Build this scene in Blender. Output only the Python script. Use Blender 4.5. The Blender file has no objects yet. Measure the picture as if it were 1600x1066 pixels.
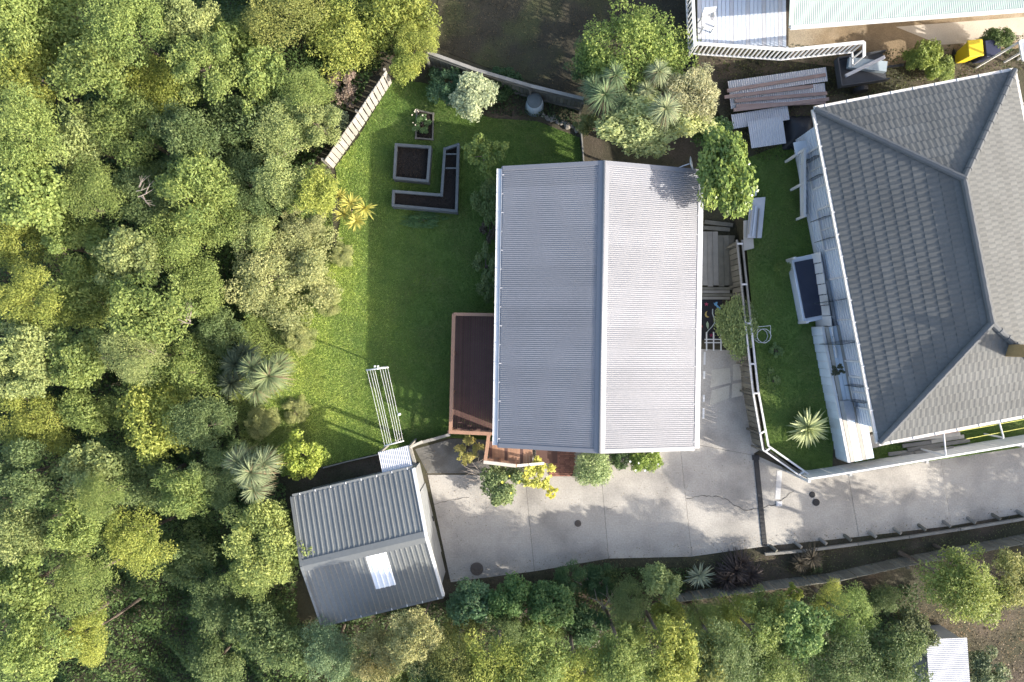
import bpy, bmesh, math, random
import numpy as np
from mathutils import Vector, Matrix, Quaternion

# ------------------------------------------------------------------ camera, sky, sun, exposure
sc = bpy.context.scene
C = sc.collection
CAM_H = 28.3            # drone height above the lawn
FPX = 1067.0            # focal length in photo pixels (24 mm on a 36 mm frame)
cam = bpy.data.cameras.new('camera'); cam.sensor_width = 36.0; cam.lens = 36.0 * FPX / 1600.0
cam.clip_start = 0.5; cam.clip_end = 2000
camo = bpy.data.objects.new('camera', cam); C.objects.link(camo); camo.location = (0, 0, CAM_H)
sc.camera = camo

SUN_EL = math.radians(26.8)
SUN_AZ = math.radians(111.0)                 # clockwise from +Y (top of the photo)
sdir = Vector((math.cos(SUN_EL) * math.sin(SUN_AZ), math.cos(SUN_EL) * math.cos(SUN_AZ), math.sin(SUN_EL)))
world = bpy.data.worlds.new('World'); sc.world = world; world.use_nodes = True
wn = world.node_tree; bg = wn.nodes['Background']
sky = wn.nodes.new('ShaderNodeTexSky'); sky.sky_type = 'NISHITA'; sky.sun_disc = False
sky.sun_elevation = SUN_EL; sky.sun_rotation = SUN_AZ; sky.air_density = 1.0; sky.dust_density = 3.0; sky.ozone_density = 0.6
wn.links.new(sky.outputs[0], bg.inputs[0]); bg.inputs[1].default_value = 0.15
sun = bpy.data.lights.new('sun', 'SUN'); sun.energy = 3.3; sun.angle = math.radians(0.53); sun.color = (1.0, 0.935, 0.83)
suno = bpy.data.objects.new('sun', sun); C.objects.link(suno); suno.location = (30, -12, 30)
suno.rotation_mode = 'QUATERNION'; suno.rotation_quaternion = sdir.to_track_quat('Z', 'Y')
sc.view_settings.view_transform = 'Standard'; sc.view_settings.look = 'None'
sc.view_settings.gamma = 1.0; sc.view_settings.use_curve_mapping = False
sc.view_settings.exposure = 1.52

# ------------------------------------------------------------------ helpers
def P(px, py, z=0.0):
    """a spot read off the photograph, at its real height z, in metres"""
    k = (CAM_H - z) / FPX
    return Vector(((px - 800) * k, (533 - py) * k, z))

def sstep(t):
    t = max(0.0, min(1.0, t)); return t * t * (3 - 2 * t)

def gz(x, y):
    """terrain height: level section, bush gully falling away on the left, bank below the drive"""
    z = -3.0 * sstep((-9.3 - x) / 7.0) - 0.7 * sstep((-10.2 - y) / 2.5) * (1 - sstep((-4 - x) / 4.0) * 0.3)
    return z

def tag(o, label=None, cat=None, group=None, kind=None):
    if label: o['label'] = label
    if cat: o['category'] = cat
    if group: o['group'] = group
    if kind: o['kind'] = kind
    return o

def thing(name, label, cat, loc=(0, 0, 0), rz=0.0, group=None):
    o = bpy.data.objects.new(name, None); C.objects.link(o)
    o.empty_display_size = 0.3
    o.location = loc; o.rotation_euler = (0, 0, rz)
    return tag(o, label, cat, group)

def offs(o):
    v = Vector((0, 0, 0))
    while o is not None:
        v += o.location; o = o.parent
    return v

class MB:
    """collects geometry for ONE mesh object"""
    def __init__(self): self.v = []; self.f = []
    def add(self, vs, fs):
        n = len(self.v); self.v += [tuple(q) for q in vs]; self.f += [tuple(i + n for i in f) for f in fs]; return self
    def box(self, c, s, rz=0.0):
        cx, cy, cz = c; a, b, h = s[0] / 2, s[1] / 2, s[2] / 2; co, si = math.cos(rz), math.sin(rz)
        vs = [(cx + x * co - y * si, cy + x * si + y * co, cz + z) for z in (-h, h) for x, y in ((-a, -b), (a, -b), (a, b), (-a, b))]
        return self.add(vs, [(3, 2, 1, 0), (4, 5, 6, 7), (0, 1, 5, 4), (1, 2, 6, 5), (2, 3, 7, 6), (3, 0, 4, 7)])
    def bar(self, p, q, w, h, up=(0, 0, 1)):
        p = Vector(p); q = Vector(q); d = (q - p).normalized(); s = d.cross(Vector(up))
        if s.length < 1e-4: s = d.cross(Vector((0, 1, 0)))
        s.normalize(); u = s.cross(d); s *= w / 2; u *= h / 2
        vs = [p - s - u, p + s - u, p + s + u, p - s + u, q - s - u, q + s - u, q + s + u, q - s + u]
        return self.add(vs, [(3, 2, 1, 0), (4, 5, 6, 7), (0, 1, 5, 4), (1, 2, 6, 5), (2, 3, 7, 6), (3, 0, 4, 7)])
    def tube(self, pts, rad, n=8, cap=True):
        pts = [Vector(p) for p in pts]
        if not hasattr(rad, '__len__'): rad = [rad] * len(pts)
        rings = []
        for i, p in enumerate(pts):
            d = (pts[min(i + 1, len(pts) - 1)] - pts[max(i - 1, 0)]).normalized()
            a = d.cross(Vector((0, 0, 1)))
            if a.length < 1e-3: a = d.cross(Vector((0, 1, 0)))
            a.normalize(); b = d.cross(a)
            rings.append([p + (a * math.cos(6.2832 * k / n) + b * math.sin(6.2832 * k / n)) * rad[i] for k in range(n)])
        vs = [v for r in rings for v in r]
        fs = [(i * n + k, i * n + (k + 1) % n, (i + 1) * n + (k + 1) % n, (i + 1) * n + k) for i in range(len(pts) - 1) for k in range(n)]
        if cap: fs += [tuple(range(n - 1, -1, -1)), tuple((len(pts) - 1) * n + k for k in range(n))]
        return self.add(vs, fs)
    def lathe(self, c, prof, n=20):
        c = Vector(c)
        vs = [c + Vector((r * math.cos(6.2832 * k / n), r * math.sin(6.2832 * k / n), z)) for r, z in prof for k in range(n)]
        fs = [(i * n + k, i * n + (k + 1) % n, (i + 1) * n + (k + 1) % n, (i + 1) * n + k) for i in range(len(prof) - 1) for k in range(n)]
        fs += [tuple(range(n - 1, -1, -1)), tuple((len(prof) - 1) * n + k for k in range(n))]
        return self.add(vs, fs)
    def prism(self, pts, z0, z1):
        n = len(pts); a = sum(pts[i][0] * pts[(i + 1) % n][1] - pts[(i + 1) % n][0] * pts[i][1] for i in range(n))
        if a < 0: pts = pts[::-1]
        vs = [(p[0], p[1], z0) for p in pts] + [(p[0], p[1], z1) for p in pts]
        return self.add(vs, [tuple(range(n - 1, -1, -1)), tuple(range(n, 2 * n))] + [(i, (i + 1) % n, n + (i + 1) % n, n + i) for i in range(n)])
    def build(self, name, mat, parent=None, world=False, origin=None, smooth=False, bevel=0.0):
        vs = self.v
        o0 = Vector((0, 0, 0))
        if world and parent is not None: o0 = offs(parent)
        if parent is None:
            if origin is None:
                n = len(vs); origin = (sum(v[0] for v in vs) / n, sum(v[1] for v in vs) / n, min(v[2] for v in vs))
            o0 = Vector(origin)
        me = bpy.data.meshes.new(name)
        me.from_pydata([(v[0] - o0[0], v[1] - o0[1], v[2] - o0[2]) for v in vs], [], self.f)
        me.materials.append(mat)
        if smooth: me.polygons.foreach_set('use_smooth', [True] * len(me.polygons))
        if bevel > 0:
            bm = bmesh.new(); bm.from_mesh(me)
            bmesh.ops.bevel(bm, geom=bm.edges[:], offset=bevel, segments=1, affect='EDGES'); bm.to_mesh(me); bm.free()
        ob = bpy.data.objects.new(name, me); C.objects.link(ob)
        if parent is not None: ob.parent = parent
        else: ob.location = o0
        return ob

UNIT = {}
def unit_box(mat):
    if mat.name not in UNIT:
        b = MB().box((0, 0, 0), (1, 1, 1)); me = bpy.data.meshes.new('board'); me.from_pydata(b.v, [], b.f); me.materials.append(mat)
        bm = bmesh.new(); bm.from_mesh(me); bm.to_mesh(me); bm.free()
        UNIT[mat.name] = me
    return UNIT[mat.name]

def beam(name, mat, parent, p, q, w, h, up=(0, 0, 1), world=True):
    """one straight board, post or rail; alike ones share a mesh"""
    p = Vector(p); q = Vector(q)
    if world: o0 = offs(parent); p = p - o0; q = q - o0
    d = q - p; L = d.length; d.normalize(); s = d.cross(Vector(up))
    if s.length < 1e-4: s = d.cross(Vector((0, 1, 0)))
    s.normalize(); u = s.cross(d)
    ob = bpy.data.objects.new(name, unit_box(mat)); C.objects.link(ob); ob.parent = parent
    m = Matrix(((s.x * w, d.x * L, u.x * h, (p.x + q.x) / 2), (s.y * w, d.y * L, u.y * h, (p.y + q.y) / 2), (s.z * w, d.z * L, u.z * h, (p.z + q.z) / 2), (0, 0, 0, 1)))
    ob.matrix_local = m
    return ob

# ------------------------------------------------------------------ materials
MATS = {}
def mat(name, col, rough=0.8, var=0.12, scale=3.0, fine=40.0, finevar=0.10, bump=0.0, metal=0.0, spec=0.3, piece=0.0, col2=None, mixscale=0.8, mixlo=0.45, mixhi=0.62, alpha=None, trans=0.0):
    """world-space procedural surface: large blotches, fine grain, optional second colour and per-piece shift"""
    if name in MATS: return MATS[name]
    m = bpy.data.materials.new(name); m.use_nodes = True; nt = m.node_tree; N = nt.nodes; L = nt.links
    b = N['Principled BSDF']; b.inputs['Roughness'].default_value = rough; b.inputs['Metallic'].default_value = metal
    b.inputs['Specular IOR Level'].default_value = spec
    geo = N.new('ShaderNodeNewGeometry')
    def noise(s, d=4.0):
        n = N.new('ShaderNodeTexNoise'); n.inputs['Scale'].default_value = s; n.inputs['Detail'].default_value = d; L.new(geo.outputs['Position'], n.inputs['Vector']); return n
    def math_(op, a, c):
        n = N.new('ShaderNodeMath'); n.operation = op
        for i, q in enumerate((a, c)):
            if isinstance(q, (int, float)): n.inputs[i].default_value = q
            else: L.new(q, n.inputs[i])
        return n.outputs[0]
    n1 = noise(scale); n2 = noise(fine, 2.0)
    f = math_('ADD', math_('MULTIPLY', math_('SUBTRACT', n1.outputs[0], 0.5), var * 4), math_('MULTIPLY', math_('SUBTRACT', n2.outputs[0], 0.5), finevar * 4))
    f = math_('ADD', f, 1.0)
    if piece > 0:
        oi = N.new('ShaderNodeObjectInfo'); f = math_('MULTIPLY', f, math_('ADD', 1.0 - piece, math_('MULTIPLY', oi.outputs['Random'], 2 * piece)))
    base = N.new('ShaderNodeRGB'); base.outputs[0].default_value = (*col, 1); cs = base.outputs[0]
    if col2:
        n3 = noise(mixscale, 6.0); r = N.new('ShaderNodeMapRange'); r.inputs[1].default_value = mixlo; r.inputs[2].default_value = mixhi; L.new(n3.outputs[0], r.inputs[0])
        mx = N.new('ShaderNodeMix'); mx.data_type = 'RGBA'; L.new(r.outputs[0], mx.inputs[0]); L.new(cs, mx.inputs[6]); mx.inputs[7].default_value = (*col2, 1); cs = mx.outputs[2]
    vm = N.new('ShaderNodeVectorMath'); vm.operation = 'SCALE'; L.new(cs, vm.inputs[0]); L.new(f, vm.inputs[3]); L.new(vm.outputs[0], b.inputs['Base Color'])
    if bump > 0:
        bp = N.new('ShaderNodeBump'); bp.inputs['Strength'].default_value = bump; bp.inputs['Distance'].default_value = 0.02; L.new(n2.outputs[0], bp.inputs['Height']); L.new(bp.outputs[0], b.inputs['Normal'])
    MATS[name] = m
    return m

def leafmat(name, gloss=0.55, trans=0.42, huevar=0.03, valvar=0.45):
    """foliage: the object's own colour, each leaf a little different, light passing through"""
    m = bpy.data.materials.new(name); m.use_nodes = True; nt = m.node_tree; N = nt.nodes; L = nt.links
    b = N['Principled BSDF']; b.inputs['Roughness'].default_value = gloss; b.inputs['Specular IOR Level'].default_value = 0.3
    oi = N.new('ShaderNodeObjectInfo'); at = N.new('ShaderNodeAttribute'); at.attribute_name = 'tint'
    hs = N.new('ShaderNodeHueSaturation'); L.new(oi.outputs['Color'], hs.inputs['Color'])
    r1 = N.new('ShaderNodeMapRange'); r1.inputs[3].default_value = 0.5 + huevar; r1.inputs[4].default_value = 0.5 - huevar; L.new(at.outputs['Fac'], r1.inputs[0]); L.new(r1.outputs[0], hs.inputs['Hue'])
    r2 = N.new('ShaderNodeMapRange'); r2.inputs[3].default_value = 1 - valvar; r2.inputs[4].default_value = 1 + valvar; L.new(at.outputs['Fac'], r2.inputs[0]); L.new(r2.outputs[0], hs.inputs['Value'])
    L.new(hs.outputs[0], b.inputs['Base Color'])
    t = N.new('ShaderNodeBsdfTranslucent'); L.new(hs.outputs[0], t.inputs['Color'])
    mx = N.new('ShaderNodeMixShader'); mx.inputs[0].default_value = trans
    L.new(b.outputs[0], mx.inputs[1]); L.new(t.outputs[0], mx.inputs[2]); L.new(mx.outputs[0], N['Material Output'].inputs['Surface'])
    return m
M_LEAF = leafmat('leaf'); M_GLOSS = leafmat('glossy_leaf', 0.3, 0.25); M_STRAP = leafmat('strap_leaf', 0.75, 0.25, 0.015, 0.45); M_GRASS = leafmat('grass_blade', 0.7, 0.3, 0.035, 0.55)

M_ROOF = mat('painted_corrugated_steel', (0.205, 0.208, 0.225), 0.52, 0.06, 0.6, 9, 0.05, metal=0.3, spec=0.3, piece=0.06)
M_ROOFTRIM = mat('roof_flashing', (0.20, 0.203, 0.22), 0.52, 0.04, 1.5, 25, 0.02, metal=0.3, spec=0.3)
M_WHITE = mat('white_paint', (0.58, 0.58, 0.58), 0.5, 0.05, 2.0, 30, 0.03)
M_WEATHERBOARD = mat('white_weatherboard', (0.56, 0.60, 0.66), 0.6, 0.05, 1.2, 30, 0.03)
M_FOUND = mat('foundation', (0.25, 0.24, 0.23), 0.9, 0.12)
M_GLASS = mat('window_glass', (0.03, 0.04, 0.05), 0.08, 0.0, 1, 1, 0, spec=0.8)
M_CONC = mat('concrete', (0.365, 0.342, 0.308), 0.9, 0.12, 0.8, 16, 0.13, bump=0.35, piece=0.06, col2=(0.19, 0.18, 0.167), mixscale=0.6, mixlo=0.46, mixhi=0.78)
M_CONCD = mat('old_dark_concrete', (0.15, 0.147, 0.138), 0.9, 0.18, 1.6, 30, 0.14, bump=0.3, col2=(0.11, 0.105, 0.095), mixscale=1.3)
M_JOINT = mat('joint_dirt', (0.05, 0.045, 0.04), 0.95)
M_STEELG = mat('garage_steel', (0.172, 0.18, 0.178), 0.52, 0.07, 0.8, 9, 0.06, metal=0.35, spec=0.3, piece=0.05)
M_IRON = mat('bare_corrugated_iron', (0.50, 0.50, 0.52), 0.5, 0.06, 2.0, 20, 0.05, spec=0.4, piece=0.05)
M_DECK = mat('stained_decking', (0.10, 0.056, 0.047), 0.75, 0.10, 2.5, 45, 0.10, piece=0.14)
M_RAIL = mat('reddish_timber_rail', (0.30, 0.175, 0.115), 0.7, 0.08, 3.0, 45, 0.08, piece=0.08)
M_BRICK = mat('red_brick', (0.25, 0.12, 0.088), 0.85, 0.12, 4.0, 50, 0.12, piece=0.25)
M_TIMBER = mat('grey_weathered_timber', (0.22, 0.21, 0.19), 0.85, 0.15, 3.0, 50, 0.15, piece=0.15)
M_PALE = mat('pale_weathered_timber', (0.42, 0.39, 0.34), 0.85, 0.10, 3.0, 50, 0.10, piece=0.10)
M_DARKT = mat('dark_mossy_timber', (0.13, 0.125, 0.105), 0.9, 0.2, 3.0, 50, 0.15, piece=0.2)
M_BEDT = mat('planter_timber', (0.105, 0.117, 0.12), 0.8, 0.15, 5.0, 50, 0.12, piece=0.12)
M_SOIL = mat('dark_soil', (0.017, 0.014, 0.012), 0.95, 0.25, 6.0, 60, 0.25, bump=0.9)
M_BARK = mat('bark', (0.13, 0.105, 0.085), 0.9, 0.2, 6.0, 40, 0.2, bump=0.6)
M_DEAD = mat('dead_wood', (0.26, 0.22, 0.185), 0.9, 0.15, 6, 50, 0.1)
M_GROUND = mat('leaf_litter_ground', (0.052, 0.050, 0.030), 0.95, 0.25, 1.2, 18, 0.25, bump=0.8, col2=(0.085, 0.068, 0.05), mixscale=0.5)
M_LAWN = mat('lawn_turf', (0.115, 0.175, 0.042), 0.95, 0.2, 1.4, 22, 0.22, bump=0.8, col2=(0.12, 0.155, 0.045), mixscale=0.7)
M_BLACK = mat('black_cast_iron', (0.03, 0.03, 0.032), 0.6, 0.1, 10, 60, 0.1)
M_TILE = mat('grey_pressed_metal_tile', (0.096, 0.099, 0.098), 0.8, 0.09, 0.7, 12, 0.10, piece=0.08)

# ------------------------------------------------------------------ numpy meshes for foliage
def npmesh(name, verts, nper, faces_tmpl, tint, material, smooth=False):
    """many alike little faces: verts (n, nper, 3), one template of quads/tris, a tint per element"""
    n = verts.shape[0]
    v = verts.reshape(-1, 3).astype(np.float32)
    me = bpy.data.meshes.new(name)
    ft = [np.array(f) for f in faces_tmpl]
    loops = np.concatenate([np.concatenate([f + i for f in ft]) for i in (0,)])
    lt = np.array([len(f) for f in ft])
    allloops = (loops[None, :] + (np.arange(n) * nper)[:, None]).ravel().astype(np.int32)
    tot = np.tile(lt, n); start = np.concatenate([[0], np.cumsum(tot)[:-1]]).astype(np.int32)
    me.vertices.add(len(v)); me.vertices.foreach_set('co', v.ravel())
    me.loops.add(len(allloops)); me.loops.foreach_set('vertex_index', allloops)
    me.polygons.add(len(tot)); me.polygons.foreach_set('loop_start', start)
    me.update(calc_edges=True)
    a = me.attributes.new('tint', 'FLOAT', 'POINT'); a.data.foreach_set('value', np.repeat(tint, nper).astype(np.float32))
    me.materials.append(material)
    return me

def unitv(a): return a / np.maximum(np.linalg.norm(a, axis=-1, keepdims=True), 1e-6)

def leaf_quads(rng, cen, nrm, size, aspect=0.55):
    n = len(cen); nrm = unitv(nrm)
    t = unitv(np.cross(nrm, rng.normal(size=(n, 3)))); s = np.cross(nrm, t)
    L = size * rng.uniform(0.7, 1.3, (n, 1)); W = L * aspect
    base = cen - t * L * 0.5; tip = cen + t * L * 0.5 - nrm * L * 0.12
    return np.stack([base, cen + s * W * 0.5 + nrm * L * 0.05, tip, cen - s * W * 0.5 + nrm * L * 0.05], 1)

def crown_mesh(name, seed, n=9000, leaf=0.05, clumps=26, cr=(0.24, 0.42), flat=0.8, aspect=0.6, fluff=0.5, material=None, rough=1.0, dome=-0.25):
    """a crown of unit radius: leaf-sized faces on many uneven clumps, sitting on z = 0 at its middle"""
    rng = np.random.default_rng(seed)
    d = unitv(rng.normal(size=(clumps * 6, 3))); d = d[d[:, 2] > dome][:clumps]
    rr = rng.uniform(0.35, 1.0, (len(d), 1)) ** 0.5 * 0.78 * rng.uniform(1 - 0.30 * rough, 1 + 0.20 * rough, (len(d), 1))
    cc = d * rr * np.array([1, 1, flat]); cc[:, 2] += rng.uniform(-0.12, 0.16, len(d)) * rough
    r = rng.uniform(cr[0], cr[1], len(d))
    k = rng.choice(len(d), n, p=(r ** 2) / (r ** 2).sum())
    o = unitv(rng.normal(size=(n * 1, 3)) + np.array([0, 0, 0.45]))
    lob = 1 + 0.25 * np.sin(o[:, 0] * 7 + k) * np.sin(o[:, 1] * 6 + 2 * k) + 0.14 * np.sin(o[:, 2] * 13 + 3 * k) * np.sin(o[:, 0] * 17 + k)
    rad = r[k] * lob * (rng.uniform(0.55, 1.06, n) ** 0.6)
    p = cc[k] + o * rad[:, None]
    nr = o * (1 - fluff) + rng.normal(size=(n, 3)) * fluff + np.array([0, 0, 0.35])
    q = leaf_quads(rng, p, nr, leaf, aspect)
    ct = rng.uniform(0.2, 0.8, len(d)); tint = np.clip(ct[k] * 0.6 + rng.uniform(0, 1, n) * 0.4 , 0, 1)
    me = npmesh(name, q, 4, [(0, 1, 2, 3)], tint, material or M_LEAF)
    me['clumps'] = [float(x) for x in cc.ravel()]
    return me

def rosette_mesh(name, seed, n=90, length=0.8, width=0.05, droop=0.5, up=0.2, mat_=None, spread=1.0):
    """sword leaves bursting from one growing point"""
    rng = np.random.default_rng(seed)
    az = rng.uniform(0, 6.2832, n); el = np.arcsin(np.clip(rng.uniform(-0.55 + up, 1.0, n), -1, 1)) * spread
    L = length * rng.uniform(0.65, 1.1, n); d = np.stack([np.cos(az) * np.cos(el), np.sin(az) * np.cos(el), np.sin(el)], 1)
    s = unitv(np.cross(d, np.array([0, 0, 1.0]) + rng.normal(size=(n, 3)) * 0.25))
    rows = []
    for t, w in ((0.05, 0.7), (0.35, 1.0), (0.7, 0.75), (1.0, 0.06)):
        c = d * (L * t)[:, None]; c[:, 2] -= droop * L * t * t * np.cos(el)
        rows.append(c - s * (width * w / 2)); rows.append(c + s * (width * w / 2))
    v = np.stack(rows, 1)
    tint = np.clip(0.5 + 0.45 * np.sin(el) + rng.normal(size=n) * 0.18, 0, 1)
    return npmesh(name, v, 8, [(0, 1, 3, 2), (2, 3, 5, 4), (4, 5, 7, 6)], tint, mat_ or M_STRAP)

def put(name, me, parent, loc, scale=(1, 1, 1), rz=0.0, col=None, world=True):
    o = bpy.data.objects.new(name, me); C.objects.link(o); o.parent = parent
    p = Vector(loc)
    if world and parent is not None: p = p - offs(parent)
    o.location = p; o.scale = scale; o.rotation_euler = (0, 0, rz)
    if col: o.color = (*col, 1)
    return o

def in_poly(x, y, poly):
    inside = np.zeros(len(x), bool); n = len(poly)
    for i in range(n):
        x1, y1 = poly[i][0], poly[i][1]; x2, y2 = poly[(i + 1) % n][0], poly[(i + 1) % n][1]
        c = ((y1 > y) != (y2 > y)) & (x < (x2 - x1) * (y - y1) / (y2 - y1 + 1e-12) + x1); inside ^= c
    return inside
# ------------------------------------------------------------------ ground, lawns, drive
xs = np.concatenate([[-400, -150, -60], np.arange(-32, 33, 0.8), [60, 150, 400]]); ys = np.concatenate([[-400, -150, -50], np.arange(-24, 24.1, 0.8), [50, 150, 400]])
g = MB(); g.v = [(float(x), float(y), gz(x, y) - 0.02) for y in ys for x in xs]; nx = len(xs)
g.f = [(j * nx + i, j * nx + i + 1, (j + 1) * nx + i + 1, (j + 1) * nx + i) for j in range(len(ys) - 1) for i in range(nx - 1)]
tag(g.build('ground', M_GROUND, origin=(0, 0, 0), smooth=True), kind='structure', label='brown earth and leaf litter under the gardens and bush')

def sheet(name, pix, z, material, label=None, thick=0.03):
    k = (CAM_H - z) / FPX; pts = [Vector(((a - 800) * k, (533 - b) * k, z)) for a, b in pix]
    return tag(MB().prism([(p.x, p.y) for p in pts], z - thick, z).build(name, material), kind='structure', label=label)

LAWN = [(524, 262), (560, 215), (614, 125), (665, 130), (700, 165), (770, 185), (840, 190), (905, 215), (912, 262), (912, 330), (800, 330), (800, 690), (702, 684), (640, 695), (590, 708), (515, 726), (440, 745), (395, 640), (440, 600), (450, 540), (480, 480), (520, 410), (535, 330)]
LAWN2 = [(1160, 250), (1250, 215), (1290, 350), (1310, 540), (1300, 735), (1268, 742), (1196, 700), (1180, 540), (1166, 380)]
LAWN3 = [(1332, 690), (1400, 672), (1600, 640), (1660, 640), (1660, 690), (1335, 738)]
LAWN4 = [(690, 0), (1080, 0), (1080, 70), (1130, 110), (1130, 160), (900, 150), (760, 105), (680, 75), (660, 0), (660, -120), (1085, -120), (1085, 0)]
sheet('lawn', LAWN, 0.004, M_LAWN, 'mown lawn beside the grey roofed house')
NZ = 0.9     # the neighbours' ground stands this much higher behind its retaining edge
sheet('terrace', [(1088, -400), (1900, -400), (1900, 640), (1660, 684), (1269, 745), (1199, 700), (1184, 540), (1168, 380), (1135, 200), (1088, 110)], NZ, M_GROUND, 'raised earth terrace under the tiled house and its yard', thick=1.2)
sheet('lawn', LAWN2, NZ + 0.006, M_LAWN, 'narrow lawn beside the tiled house')
sheet('lawn', LAWN3, NZ + 0.006, M_LAWN, 'strip of lawn below the tiled house')
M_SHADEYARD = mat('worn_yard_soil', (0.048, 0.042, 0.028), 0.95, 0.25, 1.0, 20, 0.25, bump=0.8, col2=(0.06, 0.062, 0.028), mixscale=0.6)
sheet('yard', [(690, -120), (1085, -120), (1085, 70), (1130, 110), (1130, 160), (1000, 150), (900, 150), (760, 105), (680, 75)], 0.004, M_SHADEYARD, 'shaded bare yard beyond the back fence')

def grass(name, pix, z, per, seed, col, h=0.06, w=0.014, label=None, jit=0.0, dry_lit_only=False):
    poly = [P(a, b, z) for a, b in pix]; rng = np.random.default_rng(seed)
    x0, x1 = min(p.x for p in poly), max(p.x for p in poly); y0, y1 = min(p.y for p in poly), max(p.y for p in poly)
    n = int((x1 - x0) * (y1 - y0) * per); x = rng.uniform(x0, x1, n); y = rng.uniform(y0, y1, n)
    keep = in_poly(x, y, poly); x, y = x[keep], y[keep]; n = len(x)
    patch = 0.5 + 0.25 * np.sin(x * 1.7 + 2 * np.sin(y * 0.9)) * np.sin(y * 1.3 + x * 0.4) + 0.2 * np.sin(x * 5.1 + y * 3.7) * np.sin(y * 4.6 - x * 2.2)
    dry = np.clip((-4.2 - x + 0.8 * np.sin(y * 0.8) * np.sin(x * 0.9 + y * 0.37)) / 3.6, 0, 1) * jit  # paler to the left: dry grass plus sunlit brightness put into the tint
    if dry_lit_only:
        kk = rng.uniform(0, 1, n) < dry; x, y, patch, dry = x[kk], y[kk], patch[kk], dry[kk]; n = len(x)
    hh = h * rng.uniform(0.5, 1.35, n) * (0.8 + 0.5 * patch); a = rng.uniform(0, 6.2832, n); lean = rng.normal(size=(n, 2)) * 0.55
    b = np.stack([x, y, np.full(n, z)], 1); s = np.stack([np.cos(a), np.sin(a), np.zeros(n)], 1) * (w / 2) * rng.uniform(0.7, 1.4, (n, 1))
    tip = b + np.stack([lean[:, 0] * hh, lean[:, 1] * hh, hh], 1)
    o0 = np.array([(x0 + x1) / 2, (y0 + y1) / 2, 0])
    v = np.stack([b - s, b + s, tip], 1) - o0
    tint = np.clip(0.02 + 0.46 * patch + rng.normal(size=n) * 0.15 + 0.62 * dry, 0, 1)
    me = npmesh(name, v, 3, [(0, 1, 2)], tint, M_GRASS)
    o = bpy.data.objects.new(name, me); C.objects.link(o); o.location = o0; o.color = (*col, 1)
    return tag(o, label, 'grass', kind='stuff')
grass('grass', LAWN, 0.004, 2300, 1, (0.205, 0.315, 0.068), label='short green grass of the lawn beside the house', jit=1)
grass('grass', LAWN2, NZ + 0.006, 1500, 2, (0.20, 0.30, 0.068), label='green grass between the boundary fence and the tiled house')
grass('grass', LAWN3, NZ + 0.006, 1500, 3, (0.165, 0.255, 0.055), label='green grass below the tiled house')
grass('dry_lit_grass', LAWN, 0.004, 1700, 5, (0.40, 0.52, 0.15), h=0.06, w=0.016, label='paler dry grass with sunlight painted in, towards the bush side of the lawn', jit=1.0, dry_lit_only=True)  # lighter blades: dry grass, and the sunlit side's brightness painted on
# rough dry ground cover along the bush edge
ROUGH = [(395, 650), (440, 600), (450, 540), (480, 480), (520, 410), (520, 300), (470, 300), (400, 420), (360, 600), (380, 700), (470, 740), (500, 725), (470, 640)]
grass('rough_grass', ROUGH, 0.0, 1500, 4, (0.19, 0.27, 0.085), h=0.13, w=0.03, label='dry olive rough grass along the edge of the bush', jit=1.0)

# concrete drive: one structure whose slabs are its pieces
drive = MB().prism([tuple(P(a, b)[:2]) for a, b in [(650, 700), (700, 684), (800, 680), (1085, 660), (1085, 540), (1168, 545), (1192, 700), (1265, 750), (1660, 688), (1660, 792), (1486, 824), (1342, 841), (1195, 857), (1081, 872), (951, 875), (835, 895), (704, 912)]], -0.25, -0.03).build('driveway', M_JOINT)
tag(drive, 'concrete driveway with sawn joints running past the house to the garage', kind='structure')
JOINTS = [((668, 742), (704, 910)), ((816, 700), (835, 893)), ((936, 700), (951, 873)), ((1062, 690), (1081, 870)), ((1180, 712), (1195, 854)), ((1325, 741), (1342, 839)), ((1470, 717), (1486, 822)), ((1650, 690), (1660, 792))]
def shrink(pts, d):
    c = Vector((sum(p[0] for p in pts) / len(pts), sum(p[1] for p in pts) / len(pts)))
    out = []
    for i, p in enumerate(pts):
        a, b = Vector(pts[i - 1][:2]), Vector(pts[(i + 1) % len(pts)][:2]); q = Vector(p[:2])
        e1 = (q - a).normalized(); e2 = (b - q).normalized(); n1 = Vector((-e1.y, e1.x)); n2 = Vector((-e2.y, e2.x)); n = (n1 + n2)
        n = n / max(0.3, n.length_squared / 2); 
        if (c - q).dot(n) < 0: n = -n
        out.append(tuple(q + n * d))
    return out
def slab(pix, z, material=M_CONC, gap=0.006):
    pts = [tuple(P(a, b)[:2]) for a, b in pix]
    return MB().prism(shrink(pts, gap), z - 0.12, z).build('slab', material, drive, world=True)
top_extra = {0: [(668, 742), (745, 742)], 4: [(1180, 712), (1265, 749)]}
for i in range(7):
    a, b = JOINTS[i], JOINTS[i + 1]
    pix = [a[0]] + ([(745, 742)] if i == 0 else []) + ([(820.2, 742)] if i == 0 else []) + ([(1265, 749)] if i == 4 else []) + ([b[0]] if i else []) + [b[1], a[1]]
    if i == 4: pix[0] = (1181, 711); 
    slab(pix, 0.0 + 0.004 * (i % 3))
slab([(1085, 545), (1168, 548), (1189, 702), (1178, 709), (1180, 712), (1062, 690), (1062, 640)], 0.006)
slab([(648, 702), (704, 686), (800, 682), (816, 702), (820, 740), (745, 740), (668, 740)], -0.012, M_CONCD)
slab([(816, 690), (816, 700), (936, 700), (936, 690)], 0.0); slab([(936, 690), (936, 700), (1062, 690), (1062, 680)], 0.0)
def pave_patch(pix, z, m): return MB().prism([tuple(P(a, b)[:2]) for a, b in pix], z - 0.004, z).build('patch', m, drive, world=True)
M_CONCL = mat('newer_concrete', (0.44, 0.41, 0.35), 0.9, 0.12, 1.5, 28, 0.12, bump=0.2)
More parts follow.
